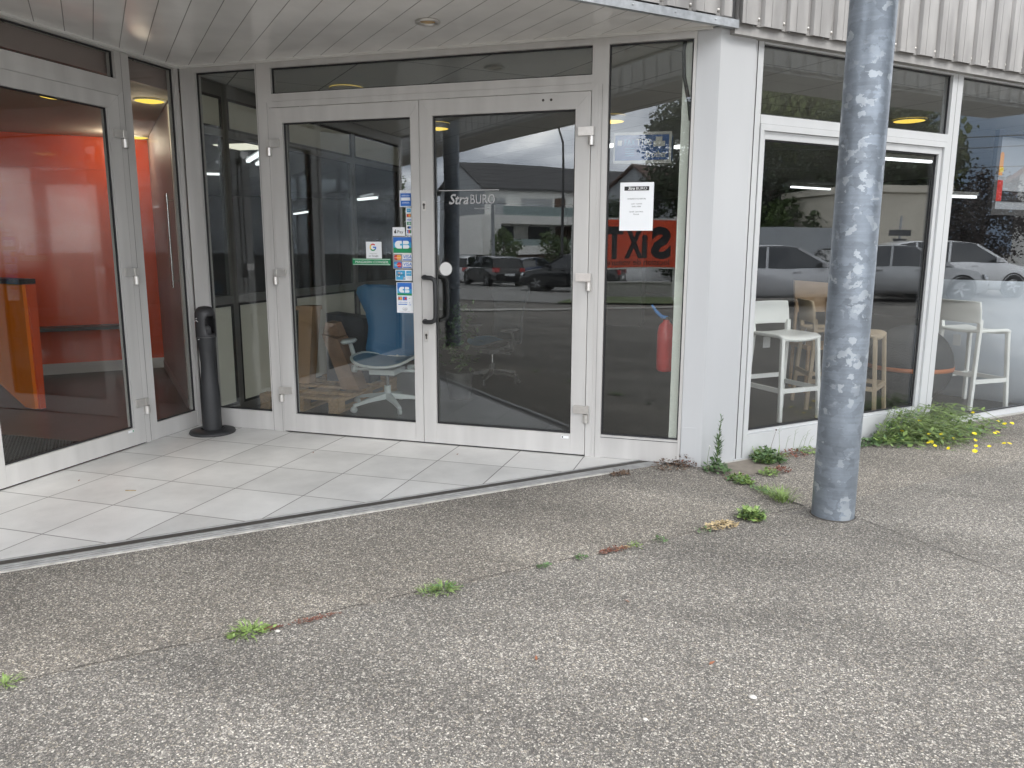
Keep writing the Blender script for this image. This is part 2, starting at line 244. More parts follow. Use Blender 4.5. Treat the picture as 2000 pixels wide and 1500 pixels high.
# ---------------------------------------------------------------- mesh builder
class MB:
    def __init__(s): s.v=[]; s.f=[]; s.m=[]; s.sm=[]
    def add(s,vs,fs,mi=0,smooth=False):
        o=len(s.v); s.v+=[tuple(v) for v in vs]
        for f in fs: s.f.append([o+i for i in f]); s.m.append(mi); s.sm.append(smooth)
        return s
    def hexa(s,p,mi=0):  # 8 pts: bottom 4 ccw, top 4 ccw
        return s.add(p,[(3,2,1,0),(4,5,6,7),(0,1,5,4),(1,2,6,5),(2,3,7,6),(3,0,4,7)],mi)
    def box(s,x0,x1,y0,y1,z0,z1,mi=0):
        return s.hexa([(x0,y0,z0),(x1,y0,z0),(x1,y1,z0),(x0,y1,z0),(x0,y0,z1),(x1,y0,z1),(x1,y1,z1),(x0,y1,z1)],mi)
    def obox(s,c,ax,ay,az,mi=0):
        c,ax,ay,az=map(Vector,(c,ax,ay,az))
        return s.hexa([c-ax-ay-az,c+ax-ay-az,c+ax+ay-az,c-ax+ay-az,c-ax-ay+az,c+ax-ay+az,c+ax+ay+az,c-ax+ay+az],mi)
    def bar(s,a,b,wd,ht,mi=0,up=(0,0,1)):
        a=Vector(a);b=Vector(b);d=(b-a); L=d.length; d.normalize(); u=Vector(up); sd=d.cross(u)
        if sd.length<1e-4: sd=d.cross(Vector((1,0,0)))
        sd.normalize(); u=sd.cross(d)
        return s.obox((a+b)/2,d*L/2,sd*wd/2,u*ht/2,mi)
    def tube(s,pts,r,n=8,mi=0,caps=True):
        pts=[Vector(p) for p in pts]; rs=r if isinstance(r,(list,tuple)) else [r]*len(pts)
        rings=[]; ref=None
        for i,p in enumerate(pts):
            d=(pts[min(i+1,len(pts)-1)]-pts[max(i-1,0)]).normalized()
            if ref is None:
                ref=Vector((0,0,1)) if abs(d.z)<.9 else Vector((1,0,0))
            a=d.cross(ref).normalized(); b=a.cross(d).normalized(); ref=b
            rings.append([p+(a*math.cos(2*PI*k/n)+b*math.sin(2*PI*k/n))*rs[i] for k in range(n)])
        vs=[q for g in rings for q in g]; fs=[]
        for i in range(len(pts)-1):
            for k in range(n): fs.append((i*n+k,i*n+(k+1)%n,(i+1)*n+(k+1)%n,(i+1)*n+k))
        s.add(vs,fs,mi,True)
        if caps:
            s.add(rings[0],[tuple(range(n))[::-1]],mi); s.add(rings[-1],[tuple(range(n))],mi)
        return s
    def lathe(s,prof,c=(0,0,0),n=32,mi=0,axis=None):
        c=Vector(c); q=Vector((0,0,1)).rotation_difference(Vector(axis).normalized()) if axis else None
        vs=[]
        for r,z in prof:
            for k in range(n):
                p=Vector((r*math.cos(2*PI*k/n),r*math.sin(2*PI*k/n),z))
                if q: p=q@p
                vs.append(c+p)
        fs=[(i*n+k,i*n+(k+1)%n,(i+1)*n+(k+1)%n,(i+1)*n+k) for i in range(len(prof)-1) for k in range(n)]
        return s.add(vs,fs,mi,True)
    def prism(s,poly,o,u,v,w0,w1,mi=0):
        """2-D outline in plane (u,v) at o, from depth w0 to w1 along u x v"""
        o,u,v=Vector(o),Vector(u),Vector(v); w=u.cross(v).normalized(); n=len(poly)
        a=[o+u*p[0]+v*p[1]+w*w0 for p in poly]; b=[o+u*p[0]+v*p[1]+w*w1 for p in poly]
        s.add(a+b,[(i,(i+1)%n,n+(i+1)%n,n+i) for i in range(n)],mi)
        s.add(b,[tuple(range(n))],mi); s.add(a,[tuple(range(n))[::-1]],mi); return s
    def build(s,name,mats,root=None,ngon=False):
        me=bpy.data.meshes.new(name)
        off=Vector(root.location) if root else Vector((0,0,0))
        if root and root.get('_w'): off=Vector(root['_w'])
        me.from_pydata([tuple(Vector(v)-off) for v in s.v],[],s.f)
        if not isinstance(mats,(list,tuple)): mats=[mats]
        for m in mats: me.materials.append(K[m] if isinstance(m,str) else m)
        me.polygons.foreach_set('material_index',s.m); me.polygons.foreach_set('use_smooth',s.sm); me.update()
        o=bpy.data.objects.new(name,me); col.objects.link(o)
        if root: o.parent=root
        return o
def tag(o,label=None,cat=None,group=None,kind=None):
    if label: o['label']=label
    if cat: o['category']=cat
    if group: o['group']=group
    if kind: o['kind']=kind
    return o
def thing(name,label,cat,loc=(0,0,0),group=None):
    o=bpy.data.objects.new(name,None); o.empty_display_size=.2; col.objects.link(o); o.location=loc
    return tag(o,label,cat,group)
def place(mb_parts,root): pass
def rebase(o,loc):
    """give a one-mesh thing its origin at its base"""
    l=Vector(loc); o.data.transform(Matrix.Translation(-l)); o.location=l; return o
def dup(root,loc,rz,label=None,group=None):
    r=root.copy(); col.objects.link(r); r.location=loc; r.rotation_euler=(0,0,rz)
    if label: r['label']=label
    if group: r['group']=group
    for ch in list(root.children):
        c=ch.copy(); col.objects.link(c); c.parent=r
        for g in ch.children: d=g.copy(); col.objects.link(d); d.parent=c
    return r
def sub(o,parent_part):
    """hang a built mesh (world-space vertices, relative to the same root) under a part"""
    o.parent=parent_part; return o
def text(mb,s,o,u,v,size,mi=0,shear=0.,bold=0.,align='LEFT',n_off=.0012,width=None):
    cu=bpy.data.curves.new('t','FONT'); cu.body=s; cu.size=size; cu.shear=shear; cu.offset=bold*size; cu.align_x=align; cu.resolution_u=3
    ob=bpy.data.objects.new('t',cu); col.objects.link(ob)
    dg=bpy.context.evaluated_depsgraph_get(); dg.update(); me=bpy.data.meshes.new_from_object(ob.evaluated_get(dg))
    o,u,v=Vector(o),Vector(u).normalized(),Vector(v).normalized(); w=u.cross(v)
    xs=[p.co.x for p in me.vertices] or [0]; k=1.
    if width: k=width/max(1e-6,max(xs)-min(xs))
    mb.add([o+u*p.co.x*k+v*p.co.y+w*n_off for p in me.vertices],[tuple(f.vertices) for f in me.polygons],mi)
    bpy.data.objects.remove(ob); bpy.data.curves.remove(cu); bpy.data.meshes.remove(me); return mb
class Wall:
    """a vertical plane: u along the wall, d outwards"""
    def __init__(s,o,u,n): s.o=Vector(o); s.u=Vector(u).normalized(); s.n=Vector(n).normalized()
    def p(s,u,z,d=0): return s.o+s.u*u+s.n*d+Vector((0,0,z))
    def box(s,mb,u0,u1,z0,z1,d0,d1,mi=0):
        P=s.p; a=[P(u0,z0,d1),P(u1,z0,d1),P(u1,z0,d0),P(u0,z0,d0),P(u0,z1,d1),P(u1,z1,d1),P(u1,z1,d0),P(u0,z1,d0)]
        if s.u.cross(-s.n).z<0: a=[a[1],a[0],a[3],a[2],a[5],a[4],a[7],a[6]]
        return mb.hexa(a,mi)
    def ring(s,mb,u0,u1,z0,z1,wl,wr,wt,wb,d0,d1,mi=0):
        """mitred frame"""
        def trap(q):  # q: 4 (u,z) corners
            P=s.p; f=[P(a,b,d1) for a,b in q]; k=[P(a,b,d0) for a,b in q]
            flip=s.u.cross(Vector((0,0,1))).dot(s.n)<0
            fs=[(0,1,2,3),(7,6,5,4),(0,4,5,1),(1,5,6,2),(2,6,7,3),(3,7,4,0)]
            if flip: fs=[x[::-1] for x in fs]
            mb.add(f+k,fs,mi)
        iu0,iu1,iz0,iz1=u0+wl,u1-wr,z0+wb,z1-wt; g=.0006
        trap([(u0,z0+g),(iu0,iz0+g),(iu0,iz1-g),(u0,z1-g)]) if 0 else trap([(u0,z0),(iu0,iz0),(iu0,iz1),(u0,z1)])
        trap([(iu1,iz0),(u1,z0),(u1,z1),(iu1,iz1)])
        if wt: trap([(iu0+g,iz1),(iu1-g,iz1),(u1-g,z1),(u0+g,z1)])
        if wb: trap([(u0+g,z0),(u1-g,z0),(iu1-g,iz0),(iu0+g,iz0)])
        return mb
    def quadbox(s,mb,u0,u1,z0,z1,d,mi=0,th=.0006): return s.box(mb,u0,u1,z0,z1,d,d+th,mi)
    def disc(s,mb,u,z,r,d,mi=0,n=20,ry=None,a0=0,a1=2*PI,r0=0):
        ry=ry or r; pts=[(u+r*math.cos(a0+(a1-a0)*k/n),z+ry*math.sin(a0+(a1-a0)*k/n)) for k in range(n+1)]
        if r0:
            inn=[(u+r0*math.cos(a0+(a1-a0)*k/n),z+r0*math.sin(a0+(a1-a0)*k/n)) for k in range(n+1)]
            vs=[s.p(a,b,d) for a,b in pts+inn]; mb.add(vs,[(k,k+1,n+2+k,n+1+k) for k in range(n)],mi)
        else:
            vs=[s.p(u,z,d)]+[s.p(a,b,d) for a,b in pts]; mb.add(vs,[(0,k+1,k+2) for k in range(n)],mi)
        return mb
WA=Wall((0,0,0),(0,-1,0),(1,0,0))           # left glazed side of the porch, u = -y
WB=Wall((0,0,0),(1,0,0),(0,-1,0))           # entrance side, u = x
WC=Wall((2.0,-2.0,0),(1,1,0),(1,-1,0))      # street facade x-y=4, u = distance along it
def SC(s,c,z=0): return Vector(((c+s*S2)/2,(s*S2-c)/2,z))   # facade coordinates -> world
def gz(x,y): return -.025*min(max(0,-8-y),36)
# ================================================================ GROUND AND BUILDING SHELL
mb=MB()
xs=[-140,-90,-60,-45,-35,-28,-22,-17,-12,-8,-4,0,4,8,12,17,22,28,35,45,60,90,140]; ys=[-140,-100,-70,-55,-44,-40,-36,-32,-28,-24,-20,-16,-12,-8,-4,0,6,15,30,60,100,140]
mb.add([(x,y,gz(x,y)) for y in ys for x in xs],[(j*len(xs)+i,j*len(xs)+i+1,(j+1)*len(xs)+i+1,(j+1)*len(xs)+i) for j in range(len(ys)-1) for i in range(len(xs)-1)])
tag(mb.build('ground','asph'),kind='structure')
# crack lines: thin dark recess filled strips along the joints
K['crack']=pm('crack_dirt',(.085,.078,.07),.95,0,.4,30)
mb=MB(); rs=random.Random(3)
def crackline(c0,s0,c1,s1,n,w):
    pts=[]
    for i in range(n+1):
        t=i/n; c=c0+(c1-c0)*t+rs.uniform(-.008,.008); s=s0+(s1-s0)*t+rs.uniform(-.006,.006); pts.append((c,s,w*rs.uniform(.25,1.2)))
    for a,b in zip(pts,pts[1:]):
        d=(SC(b[1],b[0])-SC(a[1],a[0])).normalized(); nn=Vector((-d.y,d.x,0))
        mb.add([SC(a[1],a[0],.004)-nn*a[2]/2,SC(b[1],b[0],.004)-nn*b[2]/2,SC(b[1],b[0],.004)+nn*b[2]/2,SC(a[1],a[0],.004)+nn*a[2]/2],[(0,1,2,3)])
crackline(5.35,-3.5,5.30,2.78,130,.005)
crackline(4.10,2.86,5.30,2.84,26,.014)
crackline(5.72,2.95,8.5,2.88,50,.007)
tag(mb.build('pavement_joint','crack'),kind='structure')
# patch of old concrete by the pillar
K['oldconc']=pm('old_concrete',(.20,.175,.145),.9,0,.25,9,.3,60)
mb=MB(); P0=[(4.03,2.86),(4.02,3.6),(4.16,3.55),(4.36,3.30),(4.45,3.05),(4.42,2.90)]
mb.add([SC(s,c,.004) for c,s in P0],[tuple(range(6))]); tag(mb.build('concrete_patch','oldconc'),kind='structure')
# porch floor: tiles, threshold profile
mb=MB(); a,b=SC(-2.83-.05,3.60),SC(2.546+.05,3.60)
mb.add([(0,0,.014),(0,-3.6,.014),(3.6,0,.014)],[(0,1,2)]); tag(mb.build('porch_floor','tile'),kind='structure')
mb=MB()
def sbox(m,c0,c1,s0,s1,z0,z1,mi=0): m.hexa([SC(s0,c0,z0),SC(s0,c1,z0),SC(s1,c1,z0),SC(s1,c0,z0),SC(s0,c0,z1),SC(s0,c1,z1),SC(s1,c1,z1),SC(s1,c0,z1)],mi)
sbox(mb,3.60,3.612,-2.9,2.56,0,.018,1); sbox(mb,3.612,3.70,-2.9,2.62,0,.013,0); 
for k in range(3): sbox(mb,3.70+k*.026,3.722+k*.026,-2.9,2.70,0,.017-.003*k,1)
sbox(mb,3.778,3.795,-2.9,2.35,0,.006,2)
K['mortar']=pm('pale_mortar',(.50,.48,.44),.9,0,.3,14,.4,40)
tag(mb.build('threshold_strip',['strip','edgealu','mortar']),'dark rubber and aluminium threshold strip along the edge of the tiled porch','threshold')
# interior floor, interior ceiling, outer walls: plain shell of the building
FP=[(0,0),(4,0),(12,8),(-2,22),(-19,5),(-5,-9),(0,-4)]
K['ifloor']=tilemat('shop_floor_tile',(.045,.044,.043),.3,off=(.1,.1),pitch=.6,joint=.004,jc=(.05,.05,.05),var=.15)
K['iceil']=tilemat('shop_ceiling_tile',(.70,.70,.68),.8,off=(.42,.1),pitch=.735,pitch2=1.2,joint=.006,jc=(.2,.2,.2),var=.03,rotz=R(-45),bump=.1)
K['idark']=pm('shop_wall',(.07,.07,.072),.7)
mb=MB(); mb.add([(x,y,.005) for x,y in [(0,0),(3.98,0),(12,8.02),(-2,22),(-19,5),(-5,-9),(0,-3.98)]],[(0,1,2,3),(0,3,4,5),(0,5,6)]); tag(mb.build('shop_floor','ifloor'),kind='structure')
mb=MB(); mb.add([(x,y,2.80) for x,y in [(.0,.0),(3.9,.03),(12,8.10),(-2,22),(-19,5),(-5,-9),(-.03,-3.9)]],[(0,3,2,1),(0,5,4,3),(0,6,5)]); tag(mb.build('shop_ceiling','iceil'),kind='structure')
mb=MB()
for (p,q) in (((12,8),(-2,22)),((-2,22),(-19,5)),((-19,5),(-5,-9))):
    mb.add([(*p,0),(*q,0),(*q,2.8),(*p,2.8)],[(0,1,2,3)])
mb.box(0,0,0,0,0,0) if 0 else None
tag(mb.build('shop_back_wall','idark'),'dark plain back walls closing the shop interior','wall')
# upper storey block standing over the shop (carries the cladding)
K['roofdark']=pm('roof_membrane',(.2,.2,.2),.8)
mb=MB()
up=[SC(-9.9,4.02),SC(14,4.02),SC(14,-16),SC(-9.9,-16)]
n=4; mb.add([(p.x,p.y,2.87) for p in up]+[(p.x,p.y,5.2) for p in up],[(0,3,2,1),(4,5,6,7)]+[(i,(i+1)%4,4+(i+1)%4,4+i) for i in range(4)])
tag(mb.build('upper_storey','roofdark'),'upper block of the building hidden behind the corrugated cladding','building')
# ---------------------------------------------------------------- porch ceiling of white planks
ce=thing('porch_ceiling','white glossy plank ceiling over the tiled porch corner','ceiling',(1.3,-1.3,2.82))
mb=MB(); vs=[(0,0),(0,-4.06),(4.06,0)]
mb.add([(x,y,2.822) for x,y in vs]+[(x,y,2.86) for x,y in vs],[(0,2,1),(3,4,5),(0,1,4,3),(1,2,5,4),(2,0,3,5)]); mb.build('planks','plank',ce)
mb=MB(); WA.box(mb,0,3.95,2.805,2.822,-.0,.018); WB.box(mb,.0,3.98,2.806,2.822,.0,.018); mb.build('edge_trim','plank' if 0 else 'offwhite',ce)
# soffit downlight
dl=thing('ceiling_spotlight','small round recessed spotlight in the white plank ceiling','ceiling light',(2.33,-.61,2.80))
mb=MB(); mb.lathe([(.075,2.821),(.078,2.812),(.066,2.806),(.05,2.812),(.045,2.821)],(2.33,-.61,0),28); mb.build('trim_ring','hinge',dl)
K['lens']=pm('spot_glass',(.75,.50,.22),.15,.3)
mb=MB(); mb.lathe([(.001,2.816),(.047,2.818)],(2.33,-.61,0),24); mb.build('lens','lens',dl)
# ---------------------------------------------------------------- corrugated cladding over the facade
def corrugated(mb,c,s0,s1,z0,z1,pitch=.218,dep=.034,off=.0,out=1,mi=0):
    prof=[(0,0),(.035,0),(.047,-1),(.083,-1),(.095,0),(.150,0),(.152,-.12),(.156,-.12),(.158,0)]  # fractions of .218
    pts=[]; k=math.floor((s0-off)/pitch); 
    while off+k*pitch<s1:
        for u,d in prof: pts.append((off+k*pitch+u,c+d*dep*out))
        k+=1
    pts=[(min(max(s,s0),s1),cc) for s,cc in pts]; n=len(pts)
    mb.add([SC(s,cc,z0) for s,cc in pts]+[SC(s,cc,z1) for s,cc in pts],[(i,i+1,n+i+1,n+i) for i in range(n-1) if pts[i+1][0]-pts[i][0]>1e-5 or abs(pts[i+1][1]-pts[i][1])>1e-5],mi)
cl=thing('corrugated_cladding','weathered grey corrugated steel cladding above the shop windows','cladding',SC(3.2,4.08,2.83))
mb=MB(); corrugated(mb,4.115,2.96,14,2.842,4.6); sbox(mb,4.03,4.06,2.955,14,2.80,4.6,0); mb.build('sheet','clad',cl)
mb=MB(); sbox(mb,3.99,4.075,2.93,14,2.782,2.826,0); sbox(mb,4.06,4.068,2.93,14,2.826,2.85,0); mb.build('drip_trim','clad',cl)
for k in range(50):
    s=2.96+.065-.218+.218*k-.06+.0
    s=math.floor(2.96/.218)*.218+.218*(k+1)+.065
    if s>13.8: break
    mb=MB(); p=SC(s,4.082,2.885); mb.lathe([(.001,.010),(.006,.009),(.011,.003),(.012,0)],p,10,axis=(1,-1,0)); mb.build('screw','hinge',cl)
c2=thing('corrugated_cladding','corrugated grey steel fascia above the open edge of the porch','cladding',SC(0,4.08,2.86))
mb=MB(); corrugated(mb,4.10,-9.5,2.93,2.868,4.6,off=.11); mb.build('sheet','clad',c2)
for k in range(12):
    s=-.2+.436*k*.7+.175-.11
    s=.11+.218*(k+3)+.065
    if s>2.9: break
    mb=MB(); p=SC(s,4.067,2.90); mb.lathe([(.001,.010),(.006,.009),(.011,.003),(.012,0)],p,10,axis=(1,-1,0)); mb.build('screw','hinge',c2)
mb=MB(); sbox(mb,4.045,4.085,-9.5,2.95,2.812,2.822,0); sbox(mb,4.085,4.092,-9.5,2.95,2.812,2.86,0); sbox(mb,4.04,4.046,-9.5,2.95,2.822,2.866,0)
for k in range(12): s=.9+.62*k*.5; p=SC(s,4.092,2.84); mb.lathe([(.001,.003),(.006,.003),(.006,0)],p,8,axis=(1,-1,0))
mb.build('drip_channel','gut',c2)
# ---------------------------------------------------------------- free-standing canopy band on columns
cn=thing('canopy','long boxed canopy band standing off in front of the shop, above the pavement','canopy',SC(0,7.15,3.15))
K['soffit']=tilemat('soffit_panel',(.6,.6,.59),.6,off=(0,6.65),pitch=1.9,pitch2=1.1,joint=.01,jc=(.15,.15,.15),rotz=R(-45),var=.04)
mb=MB(); sbox(mb,6.65,7.65,-14,10,3.15,3.25); mb.build('soffit','soffit',cn)
mb=MB(); corrugated(mb,6.63,-14,10,3.19,3.85,out=-1); mb.build('inner_cladding','clad2',cn)
mb=MB(); corrugated(mb,7.67,-14,10,3.19,3.85); mb.build('outer_cladding','clad2',cn)
mb=MB(); sbox(mb,6.67,7.62,-14,10,3.25,3.88); mb.build('roof_box','roofdark',cn)
for s_ in (2.87,-3.77): mb=MB(); sbox(mb,4.12,6.66,s_-.06,s_+.06,3.62,3.80); mb.build('support_beam','gut',cn)
def steel_column(x,y,label,first=False):
    c=thing('steel_column',label,'column',(x,y,0),'steel columns carrying the canopy')
    mb=MB(); mb.lathe([(.1135,-.02),(.1135,3.62)],(x,y,0),72); mb.lathe([(.0,-.0),(.1,0)],(x,y,-.5),8); mb.build('shaft','galv',c)
    mb=MB(); mb.lathe([(.115,-.03),(.1165,.006),(.122,.003)],(x,y,0),48); mb.build('contact_shade_ring','crack',c); return c  # dark ring for slight moss and contact shade at the foot; no collar
steel_column(4.80,-.742,'thick galvanised steel column standing in front of the right shop window')
steel_column(.10,-5.43,'galvanised steel column mirrored in the right entrance door')
# ---------------------------------------------------------------- corner pillar
pi_=thing('corner_pillar','white sheet-metal corner pillar between the entrance and the right shop window','pillar',SC(2.9,3.9))
mb=MB(); P=[Vector((3.887,.012,0)),Vector((4.018,.012,0)),SC(3.172,4.018),SC(3.172,3.80),Vector((3.887,.3,0))]
P[1]=Vector((4.030,.012,0)); P[2]=SC(3.150,4.018)
P=[P[0],P[1],P[2],SC(3.150,3.8),Vector((3.887,.30,0))]
mb.add([(p.x,p.y,.0) for p in P]+[(p.x,p.y,2.82) for p in P],[(i,(i+1)%5,5+(i+1)%5,5+i) for i in range(5)]); mb.build('casing','pillar',pi_)
mb=MB(); WB.box(mb,3.892,3.99,.0,.27,-.012,-.0085); mb.build('kick_plate','pillar',pi_)
# ================================================================ SHOPFRONTS
def pane(name,W,u0,u1,z0,z1,root,d=-.035,mat='glass'):
    mb=MB(); W.box(mb,u0+.004,u1-.004,z0+.004,z1-.004,d-.008,d); g=mb.build(name,mat,root)
    mb=MB(); W.ring(mb,u0-.002,u1+.002,z0-.002,z1+.002,.012,.012,.012,.012,d+.001,d+.012); s=mb.build('seal','seal',root); s.parent=g; return g
def hinge(W,u,z,root,flip=1,wleaf=.075):
    mb=MB(); W.box(mb,*sorted((u,u+flip*wleaf)),z-.0,z+.055,.012,.030); W.box(mb,*sorted((u-flip*.0,u-flip*.030)),z-.0,z+.055,.012,.034)
    mb.tube([W.p(u-flip*.014,z-.062,.026),W.p(u-flip*.014,z-.004,.026)],.020,14); W.box(mb,*sorted((u-flip*.032,u+flip*.004)),z-.062,z-.006,.0,.022)
    return mb.build('hinge','hinge',root)
def cylinder_lock(W,u,z,root):
    mb=MB(); W.box(mb,u-.013,u+.013,z-.035,z+.035,.012,.016); W.disc(mb,u,z+.008,.010,.0175,1); W.box(mb,u-.005,u+.005,z-.022,z+.006,.016,.018,1); return mb.build('lock',['hinge','strip'],root)
# ---- entrance front (W2)
f=thing('shopfront','pale aluminium entrance front with transom and side panes around the double door','shopfront',(1.95,0,0))
mb=MB()
WB.box(mb,0.015,.150,.014,2.806,-.07,0)      # corner post
WB.box(mb,.150,.680,2.770,2.806,-.07,0); WB.box(mb,.150,.680,.014,.165,-.07,-.004)
WB.box(mb,.680,.812,.014,2.806,-.07,0)
WB.box(mb,.812,3.226,2.766,2.806,-.07,0)
WB.box(mb,.812,3.226,2.528,2.583,-.07,0)      # transom
WB.box(mb,3.226,3.335,.014,2.806,-.07,0)
WB.box(mb,3.335,3.868,2.764,2.806,-.07,0); WB.box(mb,3.335,3.868,.014,.175,-.07,-.004)
WB.box(mb,3.868,3.886,.014,2.806,-.07,.002)
mb.build('frame','alu',f)
mb=MB(); WB.ring(mb,.752,3.272,.014,2.526,.044,.044,.042,0,.0,.007); mb.build('door_frame','alu',f)
mb=MB(); WB.box(mb,3.335,3.868,.158,.1615,-.004,-.002) ; mb.build('groove','seal',f)
pane('pane',WB,.150,.680,.165,2.770,f); pane('pane',WB,.812,3.226,2.583,2.766,f); pane('pane',WB,3.335,3.868,.175,2.764,f)
mb=MB()  # dark shadow gaps between posts and leaves
for a in ((.690,.692,.014,2.80,-.001,.0006),(3.2965,3.298,.014,2.52,.0068,.0076),(.776,.7775,.014,2.52,.0068,.0076)): mb=MB(); WB.box(mb,*a); mb.build('joint_line','strip',f)
def leaf(W,u0,u1,z1,gl,label,cat='door',hinge_side=1,root_u=None,z0=.022):
    d=thing('glass_door',label,cat,W.p((u0+u1)/2,0,0))
    mb=MB(); g0,g1,h0,h1=gl
    W.box(mb,u0,u1,z0,z0+.003,-.05,.012,1)
    # stiles and rails, mitred at the top, square kick rail below
    def trap(q):
        P=W.p; f=[P(a,b,.012) for a,b in q]; k=[P(a,b,-.05) for a,b in q]; fl=W.u.cross(Vector((0,0,1))).dot(W.n)<0
        fs=[(0,1,2,3),(7,6,5,4),(0,4,5,1),(1,5,6,2),(2,6,7,3),(3,7,4,0)]; mb.add(f+k,[x[::-1] for x in fs] if fl else fs,0)
    trap([(u0,z0+.003),(g0,z0+.003),(g0,h1),(u0,z1)]); trap([(g1,z0+.003),(u1,z0+.003),(u1,z1),(g1,h1)])
    trap([(g0+.0008,h1),(g1-.0008,h1),(u1-.0008,z1),(u0+.0008,z1)]); trap([(g0+.001,z0+.003),(g1-.001,z0+.003),(g1-.001,h0),(g0+.001,h0)])
    mb.build('door_frame',['alu','seal'],d)
    pane('pane',W,g0,g1,h0,h1,d,d=-.02,mat='glass2' if W is WA else 'glass')
    return d
D1=leaf(WB,.799,1.998,2.480,(.902,1.932,.166,2.372),'left leaf of the glazed entrance double door, covered in payment stickers')
D2=leaf(WB,2.002,3.224,2.480,(2.101,3.122,.170,2.372),'right leaf of the entrance double door with black pull handle')
for z in (2.20,1.245,.325): hinge(WB,.803,z,D1,1); hinge(WB,3.219,z,D2,-1)
mb=MB(); WB.box(mb,1.999,2.001,.02,2.48,-.03,-.0); mb.build('meeting_seal','seal',D1)
cylinder_lock(WB,2.030,1.76,D2); cylinder_lock(WB,2.032,.827,D2)
mb=MB()
for z in (1.255,.935):
    mb.lathe([(.019,0),(.019,.012),(.0,.012)],WB.p(2.026,z,.012),16,axis=(0,-1,0))
mb.tube([WB.p(2.026,1.255,.014),WB.p(2.030,1.255,.045),WB.p(2.055,1.255,.065),WB.p(2.095,1.253,.068),WB.p(2.118,1.243,.068),WB.p(2.128,1.22,.068),WB.p(2.130,1.09,.068),WB.p(2.128,.97,.068),WB.p(2.118,.947,.068),WB.p(2.095,.937,.068),WB.p(2.055,.935,.065),WB.p(2.030,.935,.045),WB.p(2.026,.935,.014)],.0165,14)
mb.build('door_handle','black',D2)
mb=MB(); mb.tube([WB.p(2.10,1.26,-.075),WB.p(2.145,1.25,-.11),WB.p(2.155,1.21,-.115),WB.p(2.155,.98,-.115),WB.p(2.145,.945,-.11),WB.p(2.10,.935,-.075)],.016,12); mb.build('door_handle','black',D2)
mb=MB(); WB.disc(mb,2.90,2.437,.009,.0135,0,14); WB.disc(mb,2.955,2.437,.009,.0135,0,14); mb.build('screw_hole','strip',D2)
mb=MB(); WB.quadbox(mb,3.055,3.11,.135,.152,.012); WB.quadbox(mb,3.06,3.07,.138,.149,.0128,1); mb.build('type_plate',['paper','inkblk'],D2)
# ---- stickers on the left leaf
dS=-.0185
def sticker(label,u0,u1,z0,z1,draw,mats,base=0,root=D1,name='sticker',d=dS):
    mb=MB(); WB.quadbox(mb,u0,u1,z0,z1,d,base); 
    draw(mb,d+.0012); o=mb.build(name,mats,root); tag(o,label); return o
PR=['paper','inkblk','inkblu','inkcyan','inkgrn','inkred','inkorg','inkyel','inkgry','inkwht']
def T(mb,s,u,z,size,mi,d,**k): text(mb,s,WB.p(u,z,d),(1,0,0),(0,0,1),size,mi,n_off=.0004,**k)
def r(mb,u0,u1,z0,z1,d,mi): WB.quadbox(mb,u0,u1,z0,z1,d,mi,th=.0003)
sticker('pale blue square card sticker at the top of the strip of payment stickers',1.826,1.922,1.757,1.873,lambda m,d:(r(m,1.832,1.916,1.762,1.852,d,2),r(m,1.838,1.910,1.80,1.822,d+.0004,0),T(m,'AMERICAN',1.842,1.830,.015,0,d+.0004,width=.062),T(m,'EXPRESS',1.846,1.780,.015,0,d+.0004,width=.055),T(m,'bienvenue',1.84,1.857,.010,8,d)),PR)
def strip(m,d):
    r(m,1.880,1.912,1.718,1.745,d,3); T(m,'AM',1.885,1.727,.013,0,d+.0004)
    r(m,1.877,1.915,1.682,1.708,d,8); WB.disc(m,1.889,1.695,.010,d+.0006,5,14); WB.disc(m,1.902,1.695,.010,d+.0007,6,14)
    T(m,'VISA',1.879,1.658,.020,2,d,shear=.2,bold=.02,width=.034)
    r(m,1.880,1.912,1.628,1.650,d,4); T(m,'CB',1.887,1.633,.016,0,d+.0004,bold=.03)
    WB.disc(m,1.892,1.610,.009,d+.0004,1,14); WB.disc(m,1.902,1.610,.009,d+.0005,2,14)
    r(m,1.880,1.912,1.568,1.592,d,5); r(m,1.880,1.890,1.568,1.592,d+.0004,2); r(m,1.902,1.912,1.568,1.592,d+.0004,4); T(m,'JCB',1.882,1.574,.011,0,d+.0008)
sticker('tall narrow sticker with six small card logos',1.873,1.921,1.560,1.752,strip,PR)
def ap(m,d):
    WB.disc(m,1.786,1.578,.0095,d,1,16,ry=.0105); WB.disc(m,1.795,1.580,.004,d+.0003,0,10); WB.disc(m,1.788,1.592,.0035,d,1,8,ry=.0045)
    T(m,'Pay',1.801,1.569,.030,1,d,width=.046)
sticker('small white contactless pay sticker left of the narrow strip',1.764,1.862,1.550,1.612,ap,PR)
